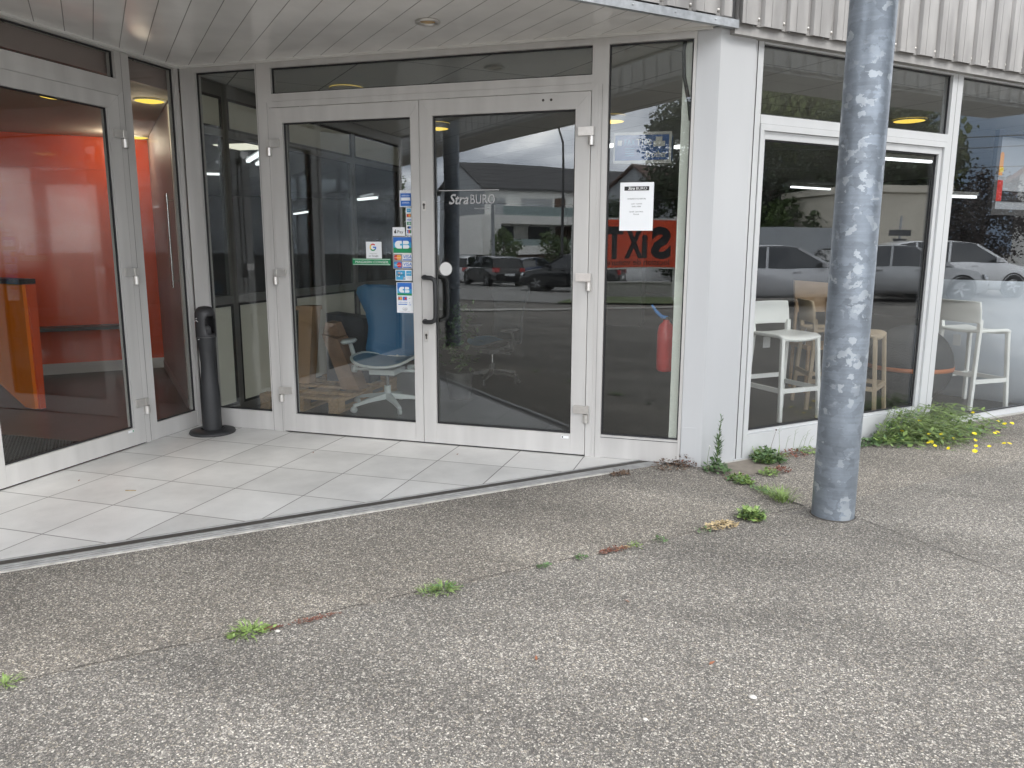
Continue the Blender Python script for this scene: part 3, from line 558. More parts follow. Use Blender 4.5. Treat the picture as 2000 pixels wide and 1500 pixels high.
def cb(m,d):
    r(m,1.768,1.912,1.428,1.540,d,2)
    for k in range(6): r(m,1.768,1.912,1.428+k*.0187,1.428+(k+1)*.0187,d+.0003,(4,4,3,3,2,2)[k])
    # CB monogram: two rounded pairs
    WB.disc(m,1.808,1.487,.028,d+.0008,0,20); r(m,1.808,1.836,1.459,1.515,d+.0008,0); r(m,1.822,1.838,1.481,1.493,d+.0012,3)
    r(m,1.846,1.880,1.490,1.515,d+.0008,0); r(m,1.846,1.882,1.459,1.485,d+.0008,0); WB.disc(m,1.880,1.5025,.0125,d+.0008,0,14); WB.disc(m,1.882,1.472,.013,d+.0008,0,14)
    for z in (1.372,1.318):
        r(m,1.770,1.832,z,z+.046,d,2 if z<1.35 else 8); WB.disc(m,1.790,z+.023,.019,d+.0005,5 if z>1.35 else 3,18); WB.disc(m,1.811,z+.023,.019,d+.0007,6 if z>1.35 else 5,18)
        T(m,'MasterCard' if z>1.35 else 'Maestro',1.775,z+.018,.011,0,d+.0009,width=.05)
        r(m,1.838,1.914,z,z+.046,d,9); T(m,'VISA',1.842,z+.016,.036,2,d+.0004,shear=.2,bold=.015,width=.066); r(m,1.842,1.910,z+.002,z+.010,d+.0004,2)
    r(m,1.768,1.912,1.420,1.427,d,9)
sticker('large blue and green bank card sticker with two rows of logos',1.761,1.918,1.312,1.546,cb,PR,8)
def city(m,d):
    r(m,1.784,1.858,1.232,1.300,d,3); rn=random.Random(5)
    for k in range(22): 
        u=rn.uniform(1.785,1.848); z=rn.uniform(1.234,1.288); r(m,u,u+rn.uniform(.004,.010),z,z+rn.uniform(.003,.012),d+.0003+.00002*k,rn.choice([0,8,6,2,9]))
    T(m,'offert',1.788,1.262,.024,1,d+.001,shear=.3,width=.062)
    r(m,1.866,1.908,1.262,1.298,d,3); T(m,'AMEX',1.868,1.275,.013,0,d+.0004,width=.036); T(m,'Cartes',1.868,1.245,.010,2,d,width=.032)
sticker('small sticker with a city picture between the two bank card stickers',1.779,1.912,1.226,1.306,city,PR)
def cb2(m,d):
    for k in range(6): r(m,1.791,1.908,1.118+k*.0155,1.118+(k+1)*.0155,d,(4,3,3,2,2,2)[k])
    WB.disc(m,1.826,1.160,.021,d+.0006,0,18); r(m,1.826,1.846,1.139,1.181,d+.0006,0); r(m,1.836,1.848,1.155,1.165,d+.001,3)
    r(m,1.854,1.878,1.162,1.181,d+.0006,0); r(m,1.854,1.880,1.139,1.158,d+.0006,0); WB.disc(m,1.878,1.1715,.0095,d+.0006,0,12); WB.disc(m,1.880,1.1485,.0095,d+.0006,0,12)
    for k,(a,b) in enumerate(((5,6),(2,5))): u=1.795+k*.039; r(m,u,u+.035,1.082,1.110,d,8 if k==0 else 2); WB.disc(m,u+.012,1.096,.009,d+.0005,a,12); WB.disc(m,u+.023,1.096,.009,d+.0006,b,12)
    T(m,'PP',1.882,1.092,.012,4,d); T(m,'VISA',1.797,1.060,.018,2,d,shear=.2,width=.032); T(m,'VISA',1.836,1.060,.018,2,d,shear=.2,width=.032); r(m,1.797,1.869,1.049,1.055,d,2); T(m,'V',1.884,1.060,.016,2,d); T(m,'CB',1.880,1.046,.014,2,d)
    WB.disc(m,1.850,1.020,.021,d,8,22,ry=.013); WB.disc(m,1.850,1.020,.0195,d+.0004,0,22,ry=.0115); T(m,'e)))',1.838,1.013,.018,1,d+.0006)
    T(m,'paiement sans contact',1.806,.999,.008,8,d,width=.085)
sticker('lower blue bank card sticker with contactless symbol',1.785,1.917,.990,1.214,cb2,PR)
def goog(m,d):
    cu,cz=1.602,1.467
    for a0,a1,mi in ((45,135,5),(135,215,7),(215,320,4),(-40,0,2)): WB.disc(m,cu,cz,.027,d,mi,12,a0=R(a0),a1=R(a1),r0=.0175)
    r(m,cu,cu+.026,cz-.0045,cz+.005,d+.0003,2)
    T(m,'Notez-nous',1.572,1.418,.012,8,d,width=.062); T(m,'sur Google',1.565,1.399,.018,1,d,width=.078)
sticker('white sticker with a big four-colour letter G',1.545,1.672,1.386,1.508,goog,PR)
def mag(m,d):
    r(m,1.434,1.738,1.340,1.343,d,9); r(m,1.434,1.738,1.3785,1.3815,d,9)
    T(m,'MAGASIN CONSEIL',1.450,1.351,.026,9,d,shear=.2,width=.275)
sticker('long green sticker reading MAGASIN CONSEIL',1.430,1.742,1.337,1.3845,mag,PR,4)
# right leaf: name lettering, round label
mb=MB(); 
text(mb,'Stra',WB.p(2.205,1.772,-.019),(1,0,0),(0,0,1),.098,0,shear=.3,bold=.02,width=.148,n_off=0)
text(mb,'BURO',WB.p(2.365,1.772,-.019),(1,0,0),(0,0,1),.092,0,width=.182,n_off=0)
text(mb,'www.straburo.com',WB.p(2.40,1.735,-.019),(1,0,0),(0,0,1),.020,0,n_off=0,width=.12)
WB.quadbox(mb,2.13,2.58,1.862,1.868,-.019)
K['etch']=pm('etched_lettering',(.42,.42,.42),.6)
tag(mb.build('lettering','etch',D2),'pale shop name lettering on the glass')
mb=MB(); WB.disc(mb,2.178,1.316,.050,-.0175,0,32); WB.disc(mb,2.178,1.316,.046,-.0172,1,32); tag(mb.build('round_sticker',['inkgry','offwhite'],D2),'round pale sticker beside the handle')
# opening-hours sheet taped inside the narrow right pane
nt_=thing('paper_notice','white opening-hours sheet with black heading taped to the narrow pane','notice',WB.p(3.535,1.585,-.03))
dn=-.033
mb=MB(); WB.quadbox(mb,3.424,3.646,1.585,1.898,dn)
mb.build('sheet','paper',nt_)
mb=MB(); r(mb,3.452,3.615,1.845,1.872,dn+.001,1); text(mb,'Stra',WB.p(3.476,1.851,dn+.0016),(1,0,0),(0,0,1),.026,9,shear=.3,bold=.02,width=.044,n_off=0); text(mb,'BURO',WB.p(3.527,1.851,dn+.0016),(1,0,0),(0,0,1),.025,9,width=.072,n_off=0)
for s_,z,wd in (("HORAIRES D'OUVERTURE",1.788,.12),('Lundi - Vendredi',1.756,.07),('9h00 à 18h00',1.738,.06),('Samedi - Jours fériés',1.705,.09),('Fermé',1.688,.035)):
    text(mb,s_,WB.p(3.534-wd/2,z,dn+.001),(1,0,0),(0,0,1),.012,1,n_off=0,width=wd)
mb.build('print',PR,nt_)
# ---- left glazed side (W1)
f=thing('shopfront','pale aluminium glazed front on the left side of the porch','shopfront',(0,-2,0))
mb=MB()
WA.box(mb,.0,.045,.014,2.806,-.07,0) ; WA.box(mb,.045,.505,2.806-.0,2.8061,-.07,0) if 0 else None
WA.box(mb,.045,.503,.014,.140,-.07,-.004); WA.box(mb,.045,.503,2.795,2.806,-.07,0); WA.box(mb,.503,.632,.014,2.806,-.07,0)
WA.box(mb,.632,1.90,2.795,2.806,-.07,0); WA.box(mb,.632,1.90,2.500,2.615,-.07,0); WA.box(mb,1.90,2.02,.014,2.806,-.07,0); WA.box(mb,2.02,3.96,2.70,2.806,-.07,0); WA.box(mb,2.02,3.96,.014,.15,-.07,0); WA.box(mb,3.88,3.96,.15,2.70,-.07,0)
mb.build('frame','alu',f)
mb=MB(); WA.ring(mb,.590,1.99,.014,2.545,.044,.044,.042,0,.0,.007); mb.build('door_frame','alu',f)
for a in ((.634,.636,.014,2.5,.0068,.0076),(.575,.5765,.014,2.80,-.0,.0008)): mb=MB(); WA.box(mb,*a); mb.build('joint_line','strip',f)
pane('pane',WA,.045,.503,.140,2.795,f,mat='glass2'); pane('pane',WA,.632,1.90,2.615,2.795,f,mat='glass2'); pane('pane',WA,2.02,3.88,.15,2.70,f,mat='glass2')
D3=leaf(WA,.640,1.90,2.500,(.742,1.797,.155,2.405),'single glazed door on the left side of the porch in front of the orange room')
for z in (2.215,1.26,.302): hinge(WA,.636,z,D3,1,.08)
mb=MB(); WA.quadbox(mb,.755,.81,.128,.145,.012); WA.quadbox(mb,.758,.768,.13,.142,.0128,1); mb.build('type_plate',['paper','inkgrn'],D3)
# ---- facade glazing closing the left room (offscreen, seen through two panes)
K['tinted']=glassmat('tinted_glass',.06,(.42,.45,.47))
f=thing('shopfront','dark tinted street glazing of the left room, glimpsed through two panes','shopfront',SC(-6,4)); mb=MB()
for u in (-9.8,-8.4,-7.0,-5.6,-4.2,-3.0): WC.box(mb,u-.06,u+.06,.012,2.784,-.07,0)
for a,b in ((-9.74,-8.46),(-8.34,-7.06),(-6.94,-5.66),(-5.54,-4.26),(-4.14,-3.06)):
    for z0,z1 in ((.012,.12),(2.2,2.3),(2.72,2.784)): WC.box(mb,a,b,z0,z1,-.07,0)
mb.build('frame','dark',f)
for a,b in ((-9.74,-8.46),(-8.34,-7.06),(-6.94,-5.66),(-5.54,-4.26),(-4.14,-3.06)): mb=MB(); WC.box(mb,a,b,.12,2.2,-.04,-.03); mb.build('pane','tinted',f); mb=MB(); WC.box(mb,a,b,2.3,2.72,-.04,-.03); mb.build('pane','tinted',f)
# ---- street front (W3)
f=thing('shopfront','white aluminium shop window front facing the pavement','shopfront',SC(5,4))
mb=MB(); 
WC.box(mb,3.153,3.186,.012,2.784,-.07,-.004); WC.box(mb,3.189,3.237,.012,2.784,-.07,0)
WC.box(mb,3.237,5.204,2.768,2.784,-.07,0); WC.box(mb,3.237,5.204,2.278,2.334,-.07,0); WC.box(mb,5.204,5.262,.012,2.784,-.07,0); WC.box(mb,5.265,5.332,.012,2.784,-.07,-.0)
WC.box(mb,5.332,7.6,2.768,2.784,-.07,0); WC.box(mb,5.332,7.6,.012,.05,-.07,0); WC.box(mb,7.6,7.74,.012,2.784,-.07,0); WC.box(mb,7.74,11,2.768,2.784,-.07,0); WC.box(mb,7.74,11,.012,.05,-.07,0); WC.box(mb,10.9,11,.05,2.768,-.07,0)
mb.build('frame','alu2',f)
mb=MB(); WC.ring(mb,3.240,5.200,.012,2.275,.030,.034,.040,.165,-.05,.010); WC.ring(mb,3.272,5.164,.179,2.233,.024,.040,.050,.020,-.045,-.006); mb.build('sash','alu2',f)
pane('pane',WC,3.237,5.204,2.334,2.768,f,mat='glass3'); pane('pane',WC,3.296,5.124,.199,2.183,f,mat='glass3'); pane('pane',WC,5.332,7.6,.05,2.768,f,mat='glass3'); pane('pane',WC,7.74,10.9,.05,2.768,f,mat='glass3')
for u in (3.1865,3.2375,5.2625): mb=MB(); WC.box(mb,u,u+.0022,.012,2.78,-.01,.0006); mb.build('joint_line','strip',f)
mb=MB(); WC.box(mb,3.2398,5.204,2.276,2.2778,-.0,.0008); mb.build('joint_line','strip',f)
mb=MB(); WC.box(mb,3.16,11,.0,.011,-.09,.012); tag(mb.build('sill','pillar',f),'white painted sill strip under the frame')
K['conc']=pm('rough_concrete',(.42,.41,.38),.9,0,.2,12,.4,50)
mb=MB(); WC.box(mb,5.4,11,-.02,.008,-.10,.04); WC.box(mb,3.04,3.5,-.02,.006,-.10,.035); mb.build('footing','conc',f)
# ================================================================ INTERIOR
rnd=random.Random(11)
K['orange']=pm('orange_lacquer',(.80,.105,.03),.16,0,.03,3,coat=.6)
K['orange2']=pm('bright_orange_laminate',(.92,.24,.015),.25,coat=.4)
K['mauve']=pm('mauve_wall_paint',(.34,.27,.26),.5)
K['mat']=stripes('ribbed_mat',(.07,.07,.07),(.015,.015,.015),'s',.022,.012,.9,.8)
K['steel']=pm('polished_steel',(.6,.6,.6),.2,1.)
# left room: orange wall, counter, shelf, mauve wall
ow=thing('orange_wall','glossy orange feature wall inside the left room','wall',SC(-4,-4.9))
mb=MB(); sbox(mb,-5.0,-4.88,-9.5,-.02,0,2.30); mb.build('panel','orange',ow)
mb=MB(); sbox(mb,-5.0,-4.883,-9.5,-.02,2.302,2.66); mb.build('upper_panel','orange',ow)
mb=MB(); sbox(mb,-4.88,-4.865,-9.5,-.02,.006,.13); mb.build('skirting','offwhite',ow)
K['rceil']=pm('left_room_ceiling',(.50,.47,.42),.7)
mb=MB(); mb.add([(-.10,-3.85,2.662),(-.10,.05,2.662),(*SC(-.03,-4.88)[:2],2.662),(*SC(-9.5,-4.88)[:2],2.662)],[(0,1,2,3)]); tag(mb.build('room_ceiling','rceil'),kind='structure')
mb=MB(); mb.box(-.13,-.10,-3.86,.05,2.655,2.798); tag(rebase(mb.build('bulkhead','mauve'),(-.11,-1.9,2.655)),'brownish bulkhead board behind the transom of the left glazed front','bulkhead')
sh=thing('wall_shelf','dark narrow shelf with bracket on the orange wall','shelf',SC(-1.5,-4.75,.78))
mb=MB(); sbox(mb,-4.87,-4.52,-6.5,-.35,.52,.56); mb.build('board','dark',sh)
for s in (-2.6,-4.6):
    mb=MB(); a=SC(s,-4.87,.52); mb.prism([(0,0),(.30,0),(0,-.24)],a,(1/S2,-1/S2,0),(0,0,1),-.02,.02); mb.build('bracket','dark',sh)
mw=thing('mauve_wall','mauve diagonal wall dividing the left room from the shop','wall',SC(.2,-2.5))
mb=MB(); sbox(mb,-4.86,-1.12,-.025,.10,0,2.79); mb.build('panel','mauve',mw)
mb=MB(); sbox(mb,-4.86,-1.12,-.035,-.025,.006,.10); mb.build('skirting','mauve',mw)
gd=thing('side_door','pale greenish glazed inner door with long steel pull bar','door',SC(.13,-.5))
mb=MB(); sbox(mb,-1.11,-.2,-.022,.02,.006,2.655); K['pgreen']=pm('pale_green_glass_panel',(.82,.87,.82),.45); mb.build('door_panel','pgreen',gd)
mb=MB(); a=SC(-.075,-1.16); mb.tube([a+Vector((0,0,1.10)),a+Vector((0,0,1.92))],.011,10); b=SC(-.024,-1.16)
for z in (1.16,1.86): mb.tube([a+Vector((0,0,z)),b+Vector((0,0,z))],.008,8)
mb.build('pull_bar','steel',gd)
ct=thing('reception_counter','bright orange reception counter with black top and tapered end','counter',(-2.6,.4,0))
d1=Vector((-.97,.243,0)).normalized(); nn=Vector((d1.y,-d1.x,0))  # along the counter to the left; nn faces the camera
if nn.y>0: nn=-nn
o=Vector((-1.79,.05,0))
mb=MB(); mb.prism([(0,1.13),(2.6,1.13),(2.6,.80),(1.9,.66),(1.1,.42),(.5,.17),(.16,.02),(0,.02)],o,d1,(0,0,1),-.03,.0); mb.build('front_panel','orange2',ct)
mb=MB(); mb.prism([(0,.02),(.0,1.13),(.07,1.13),(.07,.9),(.05,.02)],o,-nn,(0,0,1),-.03,.03); mb.build('end_panel','orange',ct)
mb=MB(); mb.obox(o+d1*1.47-nn*.03+Vector((0,0,1.155)),d1*1.45,nn*.07,(0,0,.022)); mb.build('counter_top','black',ct)
mt=MB(); mt.add([(-.15,-.75,.012),(-.15,-2.0,.012),(-1.5,-2.0,.012),(-1.5,-.75,.012)],[(0,3,2,1)]); tag(mt.build('floor_mat','mat'),'dark ribbed entrance mat behind the left glazed door','mat')
# ceiling lamps
def round_lamp(x,y,label,r_=.125,h=.055,grp='round warm ceiling lamps',z=2.795):
    l_=thing('ceiling_lamp',label,'ceiling lamp',(x,y,z),grp)
    mb=MB(); mb.lathe([(r_*1.12,z),(r_*1.12,z-h*.6),(r_*1.02,z-h)],(x,y,0),28); mb.build('housing','offwhite',l_)
    mb=MB(); mb.lathe([(r_*1.02,z-h),(r_*.7,z-h-.008),(0.001,z-h-.012)],(x,y,0),28); mb.build('diffuser','lampY',l_)
round_lamp(.90,.99,'round lit ceiling lamp seen through the transom over the doors')
round_lamp(.88,3.05,'round lit ceiling lamp high in the left edge of the right door leaf')
round_lamp(2.82,3.07,'round lit ceiling lamp beside the hanging blue box sign')
round_lamp(5.80,4.18,'round lit ceiling lamp behind the steel column',.15,.012)
round_lamp(-.56,.32,'round lit lamp in the left room nearest the porch corner',.11,.012,z=2.66)
round_lamp(-2.36,2.16,'round lit lamp in the left room close to the orange wall',.11,.012,z=2.66)
round_lamp(-1.15,-.05,'round lit lamp of the left room mirrored in the orange wall',.11,.012,z=2.66)
round_lamp(-3.3,-.9,'unseen round lamp added over the orange counter to light the orange wall',.11,.012,z=2.66)  # added out of view to brighten the left room and its orange wall
for x,y,en in ((-2.30,1.8,6.5),(-3.3,-.9,8),(-.60,.30,1.3)):  # middle entry belongs to the unseen lamp added over the counter
    L_=bpy.data.lights.new('lamp_light','POINT'); L_.energy=en; L_.color=(1,.86,.66); L_.shadow_soft_size=.1; q=bpy.data.objects.new('lamp_light',L_); col.objects.link(q); q.location=(x,y,2.55)
def tube_lamp(a,b,label,two=False,z=2.72):
    l_=thing('tube_lamp',label,'tube lamp',(*((Vector(a)+Vector(b))/2),z),'fluorescent tube lamps inside the shop')
    a=Vector((*a,z));b=Vector((*b,z)); mb=MB(); mb.bar(a+Vector((0,0,.045)),b+Vector((0,0,.045)),.10,.05); mb.build('housing','offwhite',l_)
    mb=MB(); mb.bar(a,b,.05,.035)
    mb.build('tube','lampW',l_)
tube_lamp((5.83,7.27),(6.78,8.13),'bright tube lamp at the top of the large shop window right of the column')
tube_lamp((5.02,13.12),(6.18,14.45),'bright tube lamp left of the column high in the large shop window')
tube_lamp((6.98,7.82),(7.44,8.20),'upper tube lamp in the far right window',z=2.2)
tube_lamp((8.13,13.27),(8.60,13.64),'lower tube lamp in the far right window',z=2.2)
tube_lamp((2.49,4.63),(2.61,4.51),'short tube lamp left of the hanging blue box sign',z=2.68); tube_lamp((3.29,4.90),(3.42,4.94),'short tube lamp right of the hanging blue box sign',z=2.68)
tube_lamp((-1.42,6.13),(-1.98,6.60),'small tube lamp right of the middle of the left door leaf',z=2.2)
tube_lamp((-6.68,12.1),(-5.65,11.02),'small distant tube lamp at the left edge of the left door leaf',z=2.2)
tube_lamp((-3.18,5.34),(-2.13,4.21),'upper slanting tube lamp in the narrow left pane')
tube_lamp((-3.30,5.75),(-2.40,4.80),'lower slanting tube lamp in the narrow left pane')
tube_lamp((-5.35,6.95),(-4.95,7.26),'level tube lamp at the left of the narrow left pane')
pl_=thing('ceiling_panel_lamp','square lit panel lamp seen through the narrow left pane','ceiling lamp',(-1.9,3.6,2.78))
mb=MB(); mb.box(-2.25,-1.45,3.25,3.85,2.70,2.795); mb.build('frame','offwhite',pl_); mb=MB(); mb.box(-2.22,-1.48,3.28,3.82,2.690,2.699); mb.build('diffuser','lampP',pl_)
# dark framed partition at x = 0
pt=thing('glass_partition','dark framed glass partition with cream lower panels inside the entrance','partition',(0,2,0))
mb=MB(); X0,X1=-.03,.03; ms=[.10,.50,1.40,2.70,3.95]; WP=Wall((0,0,0),(0,1,0),(1,0,0))
for y in ms: mb.box(X0,X1,y-.035,y+.035,.006,2.79)
for y0,y1 in zip(ms,ms[1:]):
    for z0,z1 in ((.006,.10),(.98,1.05),(2.36,2.42),(2.68,2.79)): mb.box(X0,X1,y0+.035,y1-.035,z0,z1)
K['pframe']=pm('grey_partition_frame',(.17,.17,.165),.45); mb.build('frame','pframe',pt)
for y0,y1 in zip(ms,ms[1:]):
    mb=MB(); mb.box(.006,.016,y0+.055,y1-.055,.12,.96); mb.build('lower_panel','cream',pt)
    mb=MB(); mb.box(.006,.016,y0+.055,y1-.055,2.44,2.66); mb.build('upper_panel','cream',pt)
    mb=MB(); mb.box(-.004,.004,y0+.035,y1-.035,1.05,2.36); mb.build('pane','glass_in',pt)
mb=MB(); 
for y0,y1 in zip(ms,ms[1:]): WP.ring(mb,y0+.035,y1-.035,.10,.98,.02,.02,.02,.02,.002,.0305); WP.ring(mb,y0+.035,y1-.035,2.42,2.68,.02,.02,.02,.02,.002,.0305)
mb.build('seal','seal',pt)
# inner return wall next to the corner pillar, red extinguisher, cable
mb=MB(); mb.box(3.80,3.95,.075,.46,.006,2.795); tag(rebase(mb.build('inner_wall','pgreen'),(3.87,.25,0)),'pale return wall at the right edge of the narrow pane','wall')
ex=thing('fire_extinguisher','red fire extinguisher with blue trigger hanging behind the narrow pane','extinguisher',(3.725,.36,.62))
K['red']=pm('red_enamel',(.55,.03,.03),.3,coat=.4); K['blue']=pm('blue_plastic',(.06,.25,.65),.4)
mb=MB(); mb.lathe([(0,.60),(.05,.60),(.062,.615),(.062,.88),(.05,.93),(.025,.955),(.022,.97)],(3.73,.33,0),24); mb.build('bottle','red',ex)
mb=MB(); mb.tube([(3.73,.33,.95),(3.73,.33,.99)],.02,10); mb.tube([(3.73,.33,.98),(3.79,.33,.96),(3.80,.30,.85)],.008,8); mb.build('valve','black',ex)
mb=MB(); mb.tube([(3.735,.33,.985),(3.70,.31,.99),(3.66,.29,1.03),(3.63,.28,1.075)],[.013,.013,.012,.008],8); mb.build('trigger','blue',ex)
cb_=MB(); cb_.tube([(3.81,.055,2.79),(3.80,.06,2.70),(3.81,.06,2.55),(3.845,.055,2.40),(3.862,.05,2.28)],.012,8); tag(rebase(cb_.build('black_cable','black'),(3.86,.05,2.28)),'black cable hanging behind the upper right of the narrow pane','cable')
# hanging lightbox sign
sg=thing('box_sign','hanging white and blue box sign advertising a fax behind the narrow pane','sign',(3.5,.6,2.07))
bu=Vector((1,.05,0)).normalized(); bv=Vector((-.05,1,0)).normalized(); bo=Vector((3.29,.50,2.065))
mb=MB(); mb.obox(bo+bu*.205+bv*.09+Vector((0,0,.108)),bu*.205,bv*.09,(0,0,.108)); mb.build('casing','offwhite',sg)
WS=Wall(bo,bu,-bv)
K['deepblue']=pm('deep_blue_print',(.02,.10,.36),.4)
mb=MB(); 
for u0,u1 in ((.012,.392),): WS.quadbox(mb,u0,u1,.022,.196,.001)
WR=Wall(bo+bu*.41,bv,bu); WR.quadbox(mb,.012,.17,.022,.196,.001)
mb.build('blue_face','deepblue',sg)
mb=MB(); P_s=lambda u,z: WS.p(u,z,.0022)
text(mb,'FAX',P_s(.078,.125),bu,(0,0,1),.062,0,n_off=0,width=.075); text(mb,'T106',P_s(.163,.125),bu,(0,0,1),.062,1,n_off=0,bold=.01,width=.105)
text(mb,'brother',P_s(.232,.042),bu,(0,0,1),.062,1,n_off=0,bold=.015,width=.145); WS.quadbox(mb,.03,.06,.125,.16,.002,1)
for k in range(4): WS.quadbox(mb,.085,.15,.100-.016*k,.105-.016*k,.002,0)
WS.box(mb,.285,.365,.115,.15,.002,.012,2); WS.box(mb,.30,.345,.15,.18,.002,.008,2)
mb.build('print',['inkcyan','inkwht','offwhite'],sg)
# ---- mesh office chair
K['mesh']=pm('blue_grey_mesh',(.09,.20,.30),.6,0,.08,40); K['blueback']=pm('blue_backrest',(.03,.17,.36),.45); K['chairw']=pm('pale_grey_plastic',(.62,.68,.68),.35)
def office_chair(x,y,rz,label,back,frame,grp='office chairs inside the entrance'):
    t=thing('office_chair',label,'office chair',(0,0,0),grp)   # local: faces -y
    for k in range(5):
        a=2*PI*k/5+.35; mb=MB(); d=Vector((math.cos(a),math.sin(a),0)); sd=Vector((-d.y,d.x,0))
        A=[d*.03,d*.33]; v=[]
        for p,w_,z0,z1 in ((d*.02,.030,.085,.135),(d*.20,.022,.075,.105),(d*.33,.017,.055,.075)): v+=[p-sd*w_+Vector((0,0,z0)),p+sd*w_+Vector((0,0,z0)),p+sd*w_*.7+Vector((0,0,z1)),p-sd*w_*.7+Vector((0,0,z1))]
        mb.add(v,[(0,1,2,3)[::-1]]+[(4*i+j,4*i+(j+1)%4,4*i+4+(j+1)%4,4*i+4+j) for i in range(2) for j in range(4)]+[(8,9,10,11)])
        mb.build('leg',frame,t)
        mb=MB(); mb.lathe([(.0,-.012),(.028,-.012),(.028,.012),(0,.012)],d*.33+Vector((0,0,.029)),14,axis=sd); mb.build('caster',frame,t)
    mb=MB(); mb.tube([(0,0,.09),(0,0,.20)],.028,14); mb.tube([(0,0,.20),(0,0,.33)],.016,12,1); mb.build('gas_column',[frame,'steel'],t)
    mb=MB(); mb.box(-.11,.11,-.12,.12,.315,.36); mb.tube([(-.30,.02,.335),(.30,.02,.335)],.014,8); mb.lathe([(0,0),(.035,0),(.035,.03),(0,.03)],(-.29,.03,.335),14,axis=(-1,0,0)); mb.build('mechanism',frame,t)
    # seat: rounded mesh saddle inside a pale rim
    def seatpt(a,k,dz=0):
        c_,s_=math.cos(a),math.sin(a); ex=.26*math.copysign(abs(c_)**.6,c_)*k; ey=.24*math.copysign(abs(s_)**.6,s_)*k
        return (ex,ey,.425+1.3*(ex*ex)*.55-.18*max(0,-ey-.12)+dz)
    n=32; mb=MB(); rings=[[seatpt(2*PI*i/n,k) for i in range(n)] for k in (1,.75,.5,.25,.02)]
    vs=[p for g in rings for p in g]; mb.add(vs,[(j*n+i,j*n+(i+1)%n,(j+1)*n+(i+1)%n,(j+1)*n+i) for j in range(4) for i in range(n)],0,True); mb.build('seat','mesh',t)
    mb=MB(); mb.tube([seatpt(2*PI*i/n,1.02,-.004) for i in range(n+1)],.013,8); mb.build('seat_rim',frame,t)
    # backrest: flared at the top, waisted below
    prof=[(.12,.0),(.25,.02),(.27,.10),(.255,.20),(.25,.30),(.275,.42),(.33,.54),(.355,.60),(.345,.64),(.29,.662),(.12,.655),(0,.640)]
    mb=MB(); rows=[]
    for w_,h in prof:
        row=[]
        for i in range(9):
            u=-1+2*i/8; row.append((w_*u,.235+.10*h-.07*(u*u)*w_/.355+.0,.40+h+ (.012*u*u if h>.6 else 0)))
        rows.append(row)
    vs=[p for g in rows for p in g]; m9=9; mb.add(vs,[(j*m9+i,j*m9+i+1,(j+1)*m9+i+1,(j+1)*m9+i) for j in range(len(rows)-1) for i in range(8)],0,True)
    o=mb.build('backrest',back,t); md=o.modifiers.new('thick','SOLIDIFY'); md.thickness=.012
    mb=MB(); mb.tube([(0,.10,.34),(0,.22,.36),(0,.285,.48),(0,.30,.75)],[.03,.028,.022,.015],10); mb.build('back_support',frame,t)
    for s_ in (-1,1):
        mb=MB(); mb.tube([(s_*.16,.06,.36),(s_*.27,.08,.37),(s_*.315,.06,.43),(s_*.325,.03,.52),(s_*.325,.00,.575)],[.022,.022,.021,.019,.017],10); mb.build('arm',frame,t)
        mb=MB(); mb.lathe([(0,-.018),(.8,-.017),(1,0),(.8,.017),(0,.02)],(0,0,0),20)
        mb.v=[(s_*.325+v[0]*.05,-.02+v[1]*.13,.59+v[2]) for v in mb.v]; mb.build('arm_pad',frame,t)
    t.location=(x,y,.006); t.rotation_euler=(0,0,rz); return t
ch_=office_chair(1.15,1.12,R(4),'pale office chair with blue flared backrest beside the pallet','blueback','chairw'); ch_.scale=(1.1,1.1,1.03)
K['bluegrey']=pm('grey_backrest',(.08,.09,.10),.5)
office_chair(1.62,2.75,R(-35),'dark office chair standing deep behind the right door leaf','bluegrey','dark')
# ---- pallet with boxes
pa=thing('wooden_pallet','wooden pallet lying behind the left door leaf','pallet',(.47,1.32,0))
for k,y in enumerate((.72,.97,1.25,1.53,1.81)):
    mb=MB(); mb.box(.06,.86,y,y+(.10 if k in(1,3) else .12),.122,.144); mb.build('deck_board','wood',pa)
for x in (.06,.41,.76):
    mb=MB(); mb.box(x,x+.10,.72,1.93,.100,.1215); mb.build('stringer','wood',pa)
    for y in (.725,1.26,1.80):
        mb=MB(); mb.box(x+.002,x+.098,y,y+.125,.024,.0995); mb.build('block','wood',pa)
    mb=MB(); mb.box(x,x+.10,.721,1.929,.006,.0235); mb.build('bottom_board','wood',pa)
mb=MB(); mb.hexa([(.10,1.30,.146),(.22,1.30,.146),(.22,1.42,.146),(.10,1.42,.146),(.14,1.30,.86),(.30,1.28,.86),(.30,1.44,.86),(.14,1.42,.86)]); mb.box(.13,.31,1.27,1.45,.862,.90); tag(rebase(mb.build('cardboard_box','card'),(.16,1.36,.146)),'tall narrow cardboard box standing on the pallet','box')
K['tarp']=pm('dark_blue_wrapping',(.045,.05,.065),.4,0,.3,6,.3,8)
mb=MB(); mb.hexa([(.30,1.50,.146),(.78,1.50,.146),(.78,1.72,.146),(.30,1.72,.146),(.32,1.50,.82),(.72,1.50,.78),(.74,1.72,.78),(.32,1.72,.82)]); tag(rebase(mb.build('wrapped_pack','tarp'),(.5,1.6,.146)),'dark wrapped pack on the pallet between the cardboard boxes','package')
K['wrap']=pm('brown_kraft_wrap',(.28,.18,.12),.45,0,.2,9,.6,14,coat=.5)
